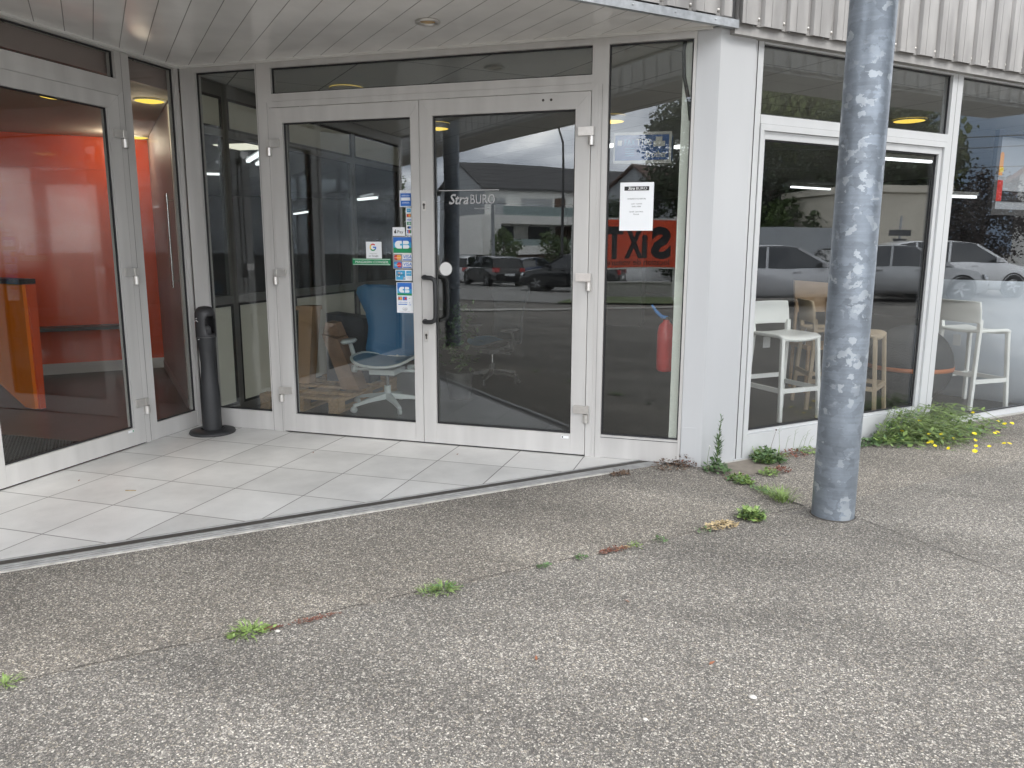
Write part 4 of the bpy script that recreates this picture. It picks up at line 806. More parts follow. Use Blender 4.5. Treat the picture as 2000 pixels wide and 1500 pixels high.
mb=MB(); mb.hexa([(.68,1.12,.146),(.86,1.12,.146),(.86,1.30,.146),(.68,1.30,.146),(.50,1.10,.66),(.66,1.10,.62),(.68,1.26,.64),(.52,1.28,.68)]); mb.hexa([(.50,1.12,.665),(.66,1.12,.645),(.67,1.26,.65),(.53,1.27,.685),(.52,1.14,.77),(.62,1.16,.76),(.63,1.24,.77),(.54,1.25,.78)],0); tag(rebase(mb.build('wrapped_box','wrap'),(.68,1.24,.146)),'leaning brown box in crumpled film behind the pale office chair','box')
# potted plant behind the chair
pp=thing('potted_plant','small dark leafy plant in a pot behind the blue backrest','plant',(1.62,1.75,0))
mb=MB(); mb.lathe([(0,.006),(.10,.006),(.14,.26),(.13,.27),(0,.25)],(1.62,1.75,0),20); mb.build('pot','dark',pp)
mb=MB()
for k in range(260):
    a=rnd.uniform(0,2*PI); q=rnd.uniform(0,.20); z=.3+rnd.uniform(0,.62); p=Vector((1.62+q*math.cos(a),1.75+q*math.sin(a),z)); d=Vector((rnd.uniform(-1,1),rnd.uniform(-1,1),rnd.uniform(-.6,.6))).normalized(); e_=d.cross(Vector((rnd.random(),rnd.random(),1))).normalized()
    mb.add([p,p+d*.035+e_*.016,p+d*.075,p+d*.035-e_*.016],[(0,1,2,3)],0)
mb.build('foliage','leaf2',pp)
# ---- bar stools
def bar_stool(x,y,rz,label,mat,lab_tag=True,grp='bar stools in the shop window'):
    t=thing('bar_stool',label,'bar stool',(0,0,0),grp)     # local: front towards -y
    W_,D_,SH=.20,.19,.745
    n=9; mb=MB(); top=[]
    for j in range(n):
        for i in range(n):
            u=-1+2*i/(n-1); v=-1+2*j/(n-1); top.append((u*.215,v*.20,SH-.016*(1-u*u)*(1-.4*v)-(.02*(v<-.9))))
    mb.add(top,[(j*n+i,j*n+i+1,(j+1)*n+i+1,(j+1)*n+i) for j in range(n-1) for i in range(n-1)],0,True); o=mb.build('seat',mat,t); md=o.modifiers.new('thick','SOLIDIFY'); md.thickness=.03; md.offset=-1; bv_=o.modifiers.new('round','BEVEL'); bv_.width=.01; bv_.segments=2
    for sx_ in (-1,1):
        for sy_ in (-1,1):
            mb=MB(); a=Vector((sx_*W_*.97,sy_*D_*.93,SH-.02)); b=Vector((sx_*(W_+.018),sy_*(D_+.035),.006))
            mb.bar(b,a,.036,.034,up=(0,1,0)); o=mb.build('leg',mat,t); q=o.modifiers.new('round','BEVEL'); q.width=.008; q.segments=2
    for (a,b,z) in (((-1,-1),(1,-1),.27),((-1,-1),(-1,1),.27),((1,-1),(1,1),.27),((-1,1),(1,1),.33)):
        k=.62; mb=MB(); mb.bar((a[0]*(W_+.012),a[1]*(D_+.02),z),(b[0]*(W_+.012),b[1]*(D_+.02),z),.022,.038); mb.build('footrest',mat,t)
    mb=MB(); rows=[]
    prof=[(0,.80),(.0,.83),(.01,.92),(.03,1.00)]
    for h,(dy,z) in enumerate(prof):
        for i in range(9):
            u=-1+2*i/8; rows.append((u*(.218+.0*z),.195+dy+.02-.045*u*u*.6,z-(.004*abs(u)**6)))
    mb.add(rows,[(j*9+i,j*9+i+1,(j+1)*9+i+1,(j+1)*9+i) for j in range(3) for i in range(8)],0,True); o=mb.build('backrest',mat,t); md=o.modifiers.new('thick','SOLIDIFY'); md.thickness=.022; q=o.modifiers.new('round','BEVEL'); q.width=.006; q.segments=2
    for s_ in (-1,1):
        mb=MB(); mb.bar((s_*.197,.180,SH-.03),(s_*.203,.192,.83),.036,.034,up=(0,1,0)); mb.build('back_post',mat,t)
    if lab_tag:
        mb=MB(); mb.box(-.045,.035,.214,.217,.58,.68) ; mb.tube([(0,.215,.68),(0,.20,.73)],.002,4); mb.build('price_tag','paper',t)
    t.location=(x,y,.006); t.rotation_euler=(0,0,rz); return t
# front -y rotated: heading h -> rz so that (0,-1)->h
def hd(hx,hy): return math.atan2(hy,hx)+PI/2
bar_stool(4.60,1.85,hd(.66,-.75),'white plastic bar stool left of the column in the large shop window','white')
bar_stool(5.00,2.42,hd(.85,.2),'beige plastic bar stool with its back turned left, behind the white stool','beige')
bar_stool(5.22,2.16,hd(.9,-.3),'beige plastic bar stool hidden behind the steel column','beige',False)
bar_stool(6.30,2.86,hd(.80,.60),'white plastic bar stool seen from behind in the far right window','white')
# tan wooden chair back deeper in
wc=thing('wooden_chair','tan wooden chair with square back behind the beige stool','chair',(5.0,3.3,0))
K['tanwood']=pm('light_wood',(.42,.28,.16),.5,0,.15,4,stretch=(1,1,6))
mb=MB(); c0=Vector((4.98,3.3,0)); u_=Vector((.93,.37,0)); v_=Vector((-.37,.93,0))
mb.prism([(-.17,.80),(.17,.80),(.20,1.10),(-.20,1.13)],c0+v_*.2,u_,(0,0,1),-.015,.015); mb.build('backrest','tanwood',wc)
mb=MB(); mb.obox(c0+Vector((0,0,.47)),u_*.2,v_*.2,(0,0,.02)); mb.build('seat','tanwood',wc)
for a in (-1,1):
    for b in (-1,1):
        mb=MB(); mb.tube([c0+u_*a*.18+v_*b*.18+Vector((0,0,.006)),c0+u_*a*.17+v_*b*.17+Vector((0,0,.46 if b<0 else .95))],.018,8); mb.build('leg','tanwood',wc)
# felt ball seat
bs=thing('ball_seat','large dark grey felt ball seat with an orange leather strap','ball seat',(5.78,2.86,0))
K['felt']=pm('dark_felt',(.045,.05,.058),.95,0,.2,60,.5,90); K['leather']=pm('tan_leather',(.48,.16,.06),.5)
bc=Vector((5.78,2.86,.38)); prof=[(max(.001,.375*math.sin(PI*i/24)),-.375*math.cos(PI*i/24)) for i in range(25)]
mb=MB(); mb.lathe(prof,bc,48); mb.build('ball','felt',bs)
mb=MB(); mb.lathe([(.374,-.020),(.381,-.018),(.381,.018),(.374,.020)],bc+Vector((0,0,-.02)),48); mb.build('strap','leather',bs)
# white curved screen and white desk deeper in the window
K['screen']=pm('pale_blue_white_panel',(.62,.68,.76),.4)
mb=MB(); arc=[]
cc=Vector((7.35,2.35,0))
pts=[(5.95,3.35),(6.25,3.25),(6.6,3.13),(6.95,3.08),(7.25,3.12),(7.6,3.3),(8.1,3.7),(8.8,4.4)]
pts=[(5.95,3.55),(6.2,3.40),(6.5,3.22),(6.8,3.12),(7.05,3.12),(7.35,3.25),(7.8,3.6),(8.8,4.6)]
vs=[];n=len(pts)
for z in (.006,1.16):
    vs+=[(x,y,z) for x,y in pts]
mb.add(vs,[(i,i+1,n+i+1,n+i) for i in range(n-1)],0,True); o=mb.build('curved_screen','screen'); md=o.modifiers.new('thick','SOLIDIFY'); md.thickness=.03
tag(rebase(o,(7,3.2,0)),'low pale curved screen behind the right white bar stool','screen')
# poster in frame hanging in the far right window
K['poster']=pm('grey_poster_paper',(.38,.40,.43),.6)
po=thing('poster_frame','grey framed poster with orange and red shapes hanging in the far right window','poster',WC.p(6.55,1.5,-.45))
def wcq(mb,u0,u1,z0,z1,d,mi): WC.quadbox(mb,u0,u1,z0,z1,d,mi,th=.001)
# frame is seen at about 0.25 m behind the glass
mb=MB(); WC.ring(mb,6.30,7.9,1.76,2.48,.05,.05,.05,.05,-.30,-.26); mb.build('frame','idark',po)
mb=MB(); wcq(mb,6.35,7.85,1.81,2.43,-.29,0); mb.build('poster_sheet','poster',po)
mb=MB(); wcq(mb,6.39,6.45,2.10,2.27,-.287,0); WC.disc(mb,6.42,2.27,.03,-.2855,0,16); wcq(mb,6.405,6.46,2.13,2.17,-.2855,1); wcq(mb,6.39,6.47,1.88,2.06,-.2855,2); wcq(mb,6.47,7.8,1.88,1.97,-.2835,3); mb.build('print',['inkorg','inkyel','inkred','inkblk'],po)
# white tall cupboards and displays inside, far
def cupboard(x0,x1,y0,y1,h,label,mat='offwhite',grp=None):
    c=thing('cupboard',label,'cupboard',((x0+x1)/2,(y0+y1)/2,0),grp); mb=MB(); mb.box(x0,x1,y0,y1,.006,h); mb.build('body',mat,c)
    n=2; wd=(x1-x0)/n
    for i in range(n): mb=MB(); mb.box(x0+i*wd+.01,x0+(i+1)*wd-.01,y0-.02,y0-.001,.08,h-.03); mb.build('door',mat,c)
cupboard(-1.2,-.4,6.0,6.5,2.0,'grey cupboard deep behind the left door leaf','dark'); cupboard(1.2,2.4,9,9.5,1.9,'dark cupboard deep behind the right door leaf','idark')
# ================================================================ ASH BIN
ab=thing('ash_bin','black standing cigarette bin in the inner corner of the porch','ash bin',(.262,-.205,.014))
bx,by=.262,-.205
mb=MB(); mb.lathe([(0,.014),(.172,.014),(.175,.022),(.168,.036),(.105,.044),(.085,.048)],(bx,by,0),48); mb.build('base','black',ab)
mb=MB(); mb.lathe([(.073,.045),(.074,.30),(.070,.38),(.058,.50),(.056,.58),(.062,.68),(.069,.74),(.071,.775)],(bx,by,0),48); mb.build('body','black',ab)
K['capblk']=pm('cap_plastic',(.028,.028,.03),.45,0,.1,30)
mb=MB(); n=48; oa=math.atan2(-.35,.95); prof=[(.074,.780),(.076,.785),(.076,.80),(.076,.84),(.076,.88),(.076,.92),(.076,.94),(.074,.965),(.066,.99),(.045,1.01),(.001,1.018)]
vs=[(bx+r_*math.cos(2*PI*k/n),by+r_*math.sin(2*PI*k/n),z) for r_,z in prof for k in range(n)]
fs=[]
for i in range(len(prof)-1):
    for k in range(n):
        a=(2*PI*(k+.5)/n-oa+PI)%(2*PI)-PI; zc=(prof[i][1]+prof[i+1][1])/2
        if .80<zc<.94 and (abs(a)/.62)**2+((zc-.87)/.075)**2<1: continue
        fs.append((i*n+k,i*n+(k+1)%n,(i+1)*n+(k+1)%n,(i+1)*n+k))
mb.add(vs,fs,0,True); mb.lathe([(.0,.80),(.070,.80)],(bx,by,0),24); o=mb.build('cap','capblk',ab); md=o.modifiers.new('thick','SOLIDIFY'); md.thickness=.004
mb=MB(); mb.lathe([(.0,.86),(.03,.865),(.045,.85),(.05,.80)],(bx-.01,by,0),20); mb.build('stub_tray','idark',ab)
mb=MB(); mb.lathe([(.0775,.776),(.0775,.781)],(bx,by,0),48)
mb.build('ring','dark',ab)
mb=MB(); 
for k,(a,z,l_) in enumerate(((-1.9,.925,.022),(-1.85,.912,.012),(-2.1,.905,.03),(-1.75,.903,.016),(-1.7,.765,.02))):
    p=Vector((bx+.0772*math.cos(a),by+.0772*math.sin(a),z)); tdir=Vector((-math.sin(a),math.cos(a),.3*(-1)**k)).normalized(); mb.bar(p-tdir*l_/2,p+tdir*l_/2,.003,.003)
mb.build('scratch','inkwht',ab)
# ================================================================ STREET SIDE (seen mirrored in the glass)
K['grass']=pm('rough_grass',(.10,.13,.05),.9,0,.5,4,.8,30)
K['lightc']=pm('light_concrete_strip',(.42,.41,.38),.9,0,.15,3)
K['lot']=pm('parking_surface',(.24,.235,.225),.9,0,.15,2)
def sheet(name,poly4,mat,h=.006,n=14):
    a,b,c,d=[Vector((*p,0)) for p in poly4]; vs=[]
    for j in range(n+1):
        for i in range(n+1):
            p=a.lerp(b,i/n).lerp(d.lerp(c,i/n),j/n); vs.append((p.x,p.y,gz(p.x,p.y)+h))
    mb=MB(); mb.add(vs,[(j*(n+1)+i,j*(n+1)+i+1,(j+1)*(n+1)+i+1,(j+1)*(n+1)+i) for j in range(n) for i in range(n)]); return tag(mb.build(name,mat),kind='structure')
sheet('kerb_strip',[(-9,-7.0),(2.6,-16.0),(2.9,-17.0),(-9,-8.1)],'lightc',.02)
sheet('parking_lot',[(-16,-16),(-1.2,-17.2),(2,-45),(-30,-45)],'lot',.02)
sheet('grass_verge',[(-1.1,-16.7),(12,-19.5),(12,-23.5),(-1.4,-21.0)],'grass',.05)
lw=thing('garden_wall','low grey concrete wall behind the grass verge','wall',(4,-23,-.4)); mb=MB(); mb.hexa([(-1.0,-21.6,-.6),(13,-24.6,-.6),(13,-24.8,-.6),(-1.0,-21.8,-.6),(-1.0,-21.6,.12),(13,-24.6,.12),(13,-24.8,.12),(-1.0,-21.8,.12)]); mb.build('wall_body','conc',lw); mb=MB(); mb.hexa([(-1.05,-21.55,.122),(13,-24.55,.122),(13,-24.85,.122),(-1.05,-21.85,.122),(-1.05,-21.55,.17),(13,-24.55,.17),(13,-24.85,.17),(-1.05,-21.85,.17)]); mb.build('coping','lightc',lw)
K['tyre']=pm('tyre_rubber',(.018,.018,.018),.8); K['rim']=pm('alloy_rim',(.45,.46,.47),.35,.7); K['cglass']=pm('car_window',(.012,.015,.017),.04,0,spec=.9)
K['tail']=pm('tail_lamp_red',(.45,.015,.015),.2,coat=.6); K['head']=pm('head_lamp',(.6,.62,.64),.1,.3)
def car(name,cat,label,x,y,hx,hy,paint,kind='hatch',L=4.1,Wd=1.76,H=1.45,z=None):
    z=gz(x,y) if z is None else z
    t=thing(name,label,cat,(0,0,0)); hw=Wd/2
    # side profile: x from rear (-L/2) to front (L/2); belt height, roof height
    if kind=='van':   prof=[(-.5,.95,1.0),(-.49,1.02,.98),(-.2,1.05,1.0),(.12,1.05,1.0),(.30,1.0,.92),(.36,.96,.60),(.46,.84,.52),(.5,.66,.45)]
    zb,zh=.92*H/1.45,.78*H/1.45
    belt=[(-.5,.60),(-.485,.86),(-.44,zb),(-.1,zb*.99),(.22,zb*.98),(.27,zb*.97),(.42,zh),(.475,.66),(.5,.50)]
    if kind=='van': belt=[(-.5,.7),(-.495,1.0),(-.47,1.05),(0,1.05),(.26,1.02),(.34,.99),(.43,.86),(.48,.70),(.5,.5)]
    mb=MB(); rows=[]
    for i,(fx,b) in enumerate(belt):
        e=abs(fx)*2; wd=hw*(1-.16*max(0,e-.72)**1.4/.28**1.4); X=fx*L
        rows.append([(X*.985,0,.20),(X*.985,wd*.86,.20),(X,wd*.97,.30),(X,wd,.48),(X,wd*.995,b*.78),(X,wd*.96,b-.03),(X,wd*.88,b),(X,wd*.5,b+.012),(X,0,b+.016)])
    full=[]
    for rw in rows: full.append(rw+[(p[0],-p[1],p[2]) for p in rw[-2:0:-1]])
    n=len(full[0]); vs=[p for g in full for p in g]
    mb.add(vs,[(i*n+j,(i+1)*n+j,(i+1)*n+(j+1)%n,i*n+(j+1)%n) for i in range(len(full)-1) for j in range(n)],0,True)
    mb.add(full[0],[tuple(range(n))],0); mb.add(full[-1],[tuple(range(n))[::-1]],0)
    mb.build('body',paint,t)
    # cabin: glass volume and roof shell
    if kind=='hatch': cab=[(-.475,zb-.02,.02),(-.40,H-.10,1),(-.25,H-.01,1),(0,H,1),(.06,H-.03,1),(.27,zb-.02,.02)]
    elif kind=='suv': cab=[(-.48,zb-.02,.02),(-.44,H-.12,1),(-.30,H-.01,1),(-.05,H,1),(.08,H-.05,1),(.27,zb-.02,.02)]
    elif kind=='van': cab=[(-.495,1.03,.02),(-.485,H-.04,1),(-.2,H,1),(.1,H,1),(.20,H-.05,1),(.36,.98,.02)]
    else: cab=[(-.42,zb-.02,.02),(-.26,H-.06,1),(-.1,H,1),(0,H,1),(.07,H-.04,1),(.27,zb-.02,.02)]
    bz=1.0 if kind=='van' else zb-.03; tw=.80 if kind!='van' else .90
    mb=MB(); g=[]
    for fx,h,k in cab: g.append([(fx*L,hw*.90,bz),(fx*L,hw*(.90-(.90-tw)*min(1,(h-bz)/(H-bz)))-.006,max(bz+.005,h-.02)),(fx*L,-(hw*(.90-(.90-tw)*min(1,(h-bz)/(H-bz)))-.006),max(bz+.005,h-.02)),(fx*L,-hw*.90,bz)])
    vs=[p for q in g for p in q]; mb.add(vs,[(i*4+j,i*4+4+j,i*4+5+j,i*4+1+j) for i in range(len(g)-1) for j in range(3)],0); gl=mb.build('window','cglass',t)
    mb=MB(); rf=[]
    for fx,h,k in cab[1:-1]: w_=hw*tw; rf.append([(fx*L,w_+.004,h-.05),(fx*L,w_*.93,h-.012),(fx*L,w_*.5,h+.006),(fx*L,0,h+.012),(fx*L,-w_*.5,h+.006),(fx*L,-w_*.93,h-.012),(fx*L,-w_-.004,h-.05)])
    vs=[p for q in rf for p in q]; mb.add(vs,[(i*7+j,i*7+7+j,i*7+8+j,i*7+1+j) for i in range(len(rf)-1) for j in range(6)],0,True)
    if kind=='van':
        for s_ in (-1,1): mb.add([(-.49*L,s_*hw*.92,1.0),(.02*L,s_*hw*.92,1.0),(.02*L,s_*(hw*tw+.01),H-.05),(-.485*L,s_*(hw*tw+.01),H-.05)],[(0,1,2,3)],0)
    # pillars
    for s_ in (-1,1):
        def pil(a,b,w_): mb.bar(a,b,w_,.02,up=(0,1,0))
        (xr,hr,_),(xf,hf,_)=cab[1],cab[-2]
        pil((cab[-1][0]*L,s_*hw*.90,bz),(xf*L,s_*(hw*tw+.006),hf-.03),.055); pil((cab[0][0]*L+.03,s_*hw*.90,bz),(xr*L,s_*(hw*tw+.006),hr-.03),.13 if kind!='sedan' else .08)
        if kind!='van': pil((-.10*L,s_*hw*.905,bz),(-.09*L,s_*(hw*tw+.006),H-.04),.06)
        if kind in('suv','sedan'): pil((-.30*L,s_*hw*.905,bz),(-.29*L,s_*(hw*tw+.006),H-.05),.05)
    mb.build('roof',paint,t)
    for sx_ in (-.31,.315):
        for s_ in (-1,1):
            rr=.325; c=Vector((sx_*L,s_*(hw-.10),rr)); mb=MB()
            mb.lathe([(.20,-.10),(rr-.02,-.10),(rr,-.07),(rr,.07),(rr-.02,.105),(.20,.105)],c,28,axis=(0,s_,0)); ty=mb.build('wheel','tyre',t)
            mb=MB(); mb.lathe([(0,.09),(.05,.095),(.06,.07),(.19,.075),(.205,.108),(.215,.10)],c,28,axis=(0,s_,0),mi=1)
            for k in range(5):
                a=2*PI*k/5; d=Vector((math.cos(a),0,math.sin(a))); mb.bar(c+Vector((0,s_*.092,0))+d*.03,c+Vector((0,s_*.098,0))+d*.20,.045,.02,0,up=(0,1,0))
            q=mb.build('rim',['rim','tyre'],t); q.parent=ty
            mb=MB(); mb.lathe([(rr+.002,-.0),(rr+.045,.0)],Vector((sx_*L,s_*(hw+.002),rr+.01)),28,axis=(0,s_,0)); mb.build('wheel_arch','tyre',t)
    for s_ in (-1,1):
        mb=MB(); mb.obox((-.488*L,s_*hw*.80,.80),(.05,s_*.03,0),(0,.13,0),(.015,0,.095)); mb.build('tail_light','tail',t)
        mb=MB(); mb.obox((.462*L,s_*hw*.76,.66),(.07,-s_*.05,0),(.02,.14,0),(-.02,0,.055)); mb.build('headlight','head',t)
        mb=MB(); mb.obox((.20*L,s_*(hw+.07),zb+.06 if kind!='van' else 1.1),(.05,0,0),(0,.09,0),(0,0,.06)); mb.build('mirror',paint,t)
        for xx in (-.17,.06): mb=MB(); mb.box(xx*L-.1,xx*L+.08,s_*(hw*.985)-.015,s_*(hw*.985)+.02,.80*H/1.45,.83*H/1.45); mb.build('door_handle',paint,t)
    mb=MB(); mb.box(-.5*L-.012,-.5*L+.03,-.26,.26,.52,.63); mb.build('number_plate','paper',t); mb=MB(); mb.box(-.5*L-.03,-.48*L,-hw*.86,hw*.86,.30,.44); mb.build('bumper','black' if kind=='van' else paint,t)
    mb=MB(); mb.box(.49*L,.5*L+.012,-hw*.5,hw*.5,.34,.50); mb.build('grille','black',t)
    t.location=(x,y,z+.02); t.rotation_euler=(0,0,math.atan2(hy,hx)); return t
def paint(n,c,m=.4): return pm(n,c,.3,m,0,2,coat=.8)
silver=paint('silver_paint',(.62,.63,.65),.15); blackp=paint('black_paint',(.012,.014,.016),.2); greyp=paint('grey_paint',(.42,.43,.44),.15); whitep=paint('white_paint',(.88,.89,.9),0); bluep=paint('dark_blue_paint',(.02,.04,.10))
a2,r2=Vector((-.291,-.957,0)),Vector((.957,-.291,0)); a3,r3=Vector((.957,-.291,0)),Vector((.291,.957,0))
h=a2*.96+r2*.25; car('parked_car','car','silver hatchback with red tail lights, leftmost of the cars mirrored in the right door',-11.0,-35.9,h.x,h.y,silver,'hatch',4.0,1.72,1.48)
h=a2*.91-r2*.40; car('parked_car','car','black hatchback with white number plate mirrored in the right door',-7.6,-30.6,h.x,h.y,blackp,'hatch',4.0,1.72,1.45)
h=a2*.30-r2*.95; car('parked_car','car','large black car at the right edge of the right door mirror image',-2.75,-26.4,h.x,h.y,blackp,'hatch',4.2,1.76,1.48)
h=a2*.80+r2*.60; car('parked_car','car','dark blue car partly hidden behind the black hatchback',-8.0,-38.5,h.x,h.y,bluep,'hatch',4.0,1.72,1.42)
h=r2*-1.; car('white_van','van','white delivery van mirrored under the red sign in the narrow pane',-.4,-31.3,h.x,h.y,whitep,'van',4.4,1.85,1.95)
h=r3*.98+a3*.12; car('parked_car','car','silver saloon mirrored behind the white stool in the large shop window',19.35,.80,h.x,h.y,silver,'sedan',4.6,1.82,1.46)
h=r3; car('parked_car','car','grey car mirrored between the column and the window post',22.0,4.0,h.x,h.y,greyp,'hatch',4.4,1.8,1.46)
h=r3*1.0-a3*.03; car('parked_car','car','white estate car mirrored in the far right window',24.6,5.9,h.x,h.y,whitep,'suv',4.5,1.85,1.58)
# ---- SIXT sign on posts
rs_=thing('rental_sign','red and black car rental billboard on posts, mirrored in the narrow pane','billboard',(.6,-18.4,-.3))
pL,pR=Vector((-.80,-17.68,0)),Vector((2.11,-19.14,0))
su=(pL-pR); Ls=su.length; su.normalize(); WSg=Wall(pR,su,Vector((-su.y*1,su.x,0)) if (-su.y)*0+su.x*1<0 else Vector((su.y,-su.x,0)))
nrm=Vector((0,0,1)).cross(su); 
if nrm.y<0: nrm=-nrm
WSg=Wall(pR,su,nrm)
K['signred']=pm('red_sign_face',(.78,.085,.025),.4); K['signblk']=pm('black_sign_print',(.008,.008,.01),.4)
mb=MB(); WSg.box(mb,0,Ls,.72,2.24,-.10,0); mb.build('board','offwhite',rs_)
mb=MB(); WSg.box(mb,.05,Ls-.05,.77,2.19,.001,.006); mb.build('red_face','signred',rs_)
mb=MB(); vdir=(0,0,1)
def st(s,u,z,size,**k): text(mb,s,WSg.p(u,z,.009),su,(0,0,1),size,0,n_off=0,**k)
assert su.cross(Vector((0,0,1))).dot(nrm)>0
st('S',.22,1.09,1.24,bold=.05,width=.66); st('i',.96,1.09,.98,bold=.05,width=.20); st('X',1.17,1.09,1.24,bold=.04,width=.60); st('T',1.78,1.09,1.24,bold=.05,width=.54)
st('location de voitures',.24,.84,.26,bold=.01,width=2.1); mb.build('lettering','signblk',rs_)
mb=MB()
for u in (.02,Ls-.02): p=WSg.p(u,0,-.16); mb.tube([(p.x,p.y,-.45),(p.x,p.y,2.3)],.05,10)
mb.build('post','offwhite',rs_)
# ---- houses
K['render']=pm('white_render',(.86,.86,.83),.85,0,.04,2); K['rendergrey']=pm('grey_render',(.36,.38,.40),.85,0,.04,2); K['rooft']=stripes('dark_roof_tiles',(.10,.10,.105),(.03,.03,.03),2,.32,.10,.7,.8); K['rooftb']=stripes('brown_roof_tiles',(.16,.10,.08),(.05,.03,.03),2,.32,.10,.7,.8)
K['shut']=stripes('roller_shutter',(.50,.52,.54),(.25,.26,.27),2,.12,.03,.6,.4); K['rail']=pm('frosted_balcony_glass',(.34,.42,.42),.3); K['brownp']=pm('brown_screen',(.12,.08,.06),.7); K['wdark']=pm('dark_window',(.03,.035,.04),.1)
bd=thing('apartment_house','white two-storey house with dark tiled gable roof and glass balconies','house',(-16,-54,-.9))
Lv=Vector((.656,-.755,0)).normalized(); Nv=Vector((.755,.656,0)).normalized(); H1=Wall((-15.8,-53.4,0),Lv,Nv)
mb=MB(); H1.box(mb,0,17,-1,5.8,-7.8,0); mb.build('wall','render',bd)
mb=MB()
def gable(W,u0,u1,d0,d1,ze,zr,mb,ov=.35,mi=0,th=.16):
    dm=(d0+d1)/2; sl=(zr-ze)/(d1-dm)
    for (da,db) in ((d1+ov,dm),(d0-ov,dm)):
        za=ze-sl*ov; p=[W.p(u0-ov,za,da),W.p(u1+ov,za,da),W.p(u1+ov,zr,db),W.p(u0-ov,zr,db)]
        mb.hexa([q for q in p]+[q+Vector((0,0,th)) for q in p],mi)
gable(H1,0,17,-7.8,0,5.8,7.9,mb); mb.build('roof','rooft',bd)
mb=MB(); 
for u in (-.002,): mb.add([H1.p(u,5.8,0),H1.p(u,5.8,-7.8),H1.p(u,7.9,-3.9)],[(0,1,2)]); mb.add([H1.p(u,5.8,0),H1.p(u,5.8,-7.8),H1.p(u,-.9,-7.8),H1.p(u,-.9,0)],[(0,1,2,3)])
mb.build('gable_wall','rendergrey',bd)
mb=MB(); H1.box(mb,-.9,17,-1,.62,.0,3.2,1); H1.box(mb,-2.2,17,.64,1.32,0,3.4); H1.box(mb,-2.2,17,2.92,3.52,0,3.4); H1.box(mb,-2.2,-.6,1.32,2.92,.02,3.4); H1.box(mb,15.6,17,1.32,2.92,.02,3.4); mb.build('balcony_block',['render','brownp'],bd)
mb=MB(); H1.box(mb,-.6,15.6,1.322,1.80,3.30,3.34); mb.build('balcony_rail','rail',bd); mb=MB(); H1.box(mb,-.4,16.8,3.522,4.20,3.30,3.34); mb.build('balcony_rail','rail',bd)
for u0,u1,z0,z1,m in ((.9,1.8,3.55,5.0,'shut'),(3.4,6.2,3.55,5.0,'shut'),(8.6,10.0,3.55,4.9,'shut'),(12,14.5,3.55,5.0,'shut'),(6.5,7.6,3.55,5.1,'brownp'),(.8,2.6,1.33,2.8,'wdark'),(4,6,1.33,2.8,'wdark'),(6.6,8.4,1.33,2.85,'brownp'),(10,12.4,1.33,2.8,'wdark')):
    mb=MB(); H1.box(mb,u0,u1,z0,z1,.005,.06); w_=mb.build('window' if m!='brownp' else 'privacy_screen',m,bd)
hb=thing('brown_roof_house','house with brown tiled roof behind the big round tree','house',(-5,-56,-.9)); H2=Wall((-1.4,-54.7,0),Vector((.5,-.85,0)),Vector((.85,.5,0)))
mb=MB(); H2.box(mb,0,13,-1,4.6,-8,0); mb.build('wall','rendergrey',hb); mb=MB(); mb.add([H2.p(-.003,4.6,0),H2.p(-.003,4.6,-8),H2.p(-.003,7.35,-4)],[(0,1,2)]); mb.build('gable_wall','rendergrey',hb); mb=MB(); gable(H2,0,13,-8,0,4.6,7.4,mb); mb.build('roof','rooftb',hb)
for k in range(3): mb=MB(); H2.box(mb,2+k*3.4,3.2+k*3.4,2.2,3.6,.005,.05); mb.build('window','wdark',hb)
hr=thing('gabled_house','pale house with red-brown gable roof mirrored beside the framed poster','house',(38,12,0)); H3=Wall((37.3,11.0,0),Vector((-.30,.954,0)).normalized(),Vector((-.954,-.30,0)).normalized())
mb=MB(); H3.box(mb,0,9,0,4.4,-9,0); mb.add([H3.p(0,4.4,0),H3.p(9,4.4,0),H3.p(4.5,8.0,0)],[(0,1,2)]); mb.build('wall','render',hr)
mb=MB()
for a,b in ((-.5,4.5),(9.5,4.5)): p=[H3.p(a,4.0,.5),H3.p(b,8.05,.5),H3.p(b,8.05,-9.4),H3.p(a,4.0,-9.4)]; mb.hexa(p+[q+Vector((0,0,.2)) for q in p])
K['roofr']=pm('red_brown_tiles',(.20,.07,.05),.8,0,.2,4); mb.build('roof','roofr',hr)
for u,z in ((1.6,2.6),(5.0,2.6),(3.6,5.2),(1.6,.8),(5.4,.6)):
    mb=MB(); H3.box(mb,u,u+1.1,z,z+1.25,.004,.03); w_=mb.build('window','wdark',hr); mb=MB(); H3.ring(mb,u-.06,u+1.16,z-.06,z+1.31,.07,.07,.07,.07,.0,.05); q=mb.build('frame','render',hr); q.parent=w_
cb3=thing('cream_building','low cream building wall with flat roof mirrored in the large window','building',(31,6,0)); H4=Wall((29.6,3.9,0),Vector((.38,.925,0)),Vector((-.925,.38,0)))
K['creamw']=pm('cream_render',(.60,.56,.47),.85,0,.05,1.5)
mb=MB(); H4.box(mb,0,3.3,0,3.35,-6,0); mb.build('wall','creamw',cb3); mb=MB(); H4.box(mb,-.15,3.45,3.35,3.6,-6.1,.15); mb.build('roof_edge','creamw',cb3); mb=MB(); H4.box(mb,-.02,3.32,.0,.7,-.02,.02); mb.build('plinth','conc',cb3)
mb=MB(); H4.box(mb,-9,-.3,0,2.1,-.4,-.2); tag(rebase(mb.build('boundary_wall','rendergrey'),H4.p(-4,0,-.3)),'grey boundary wall running left from the cream building','wall')
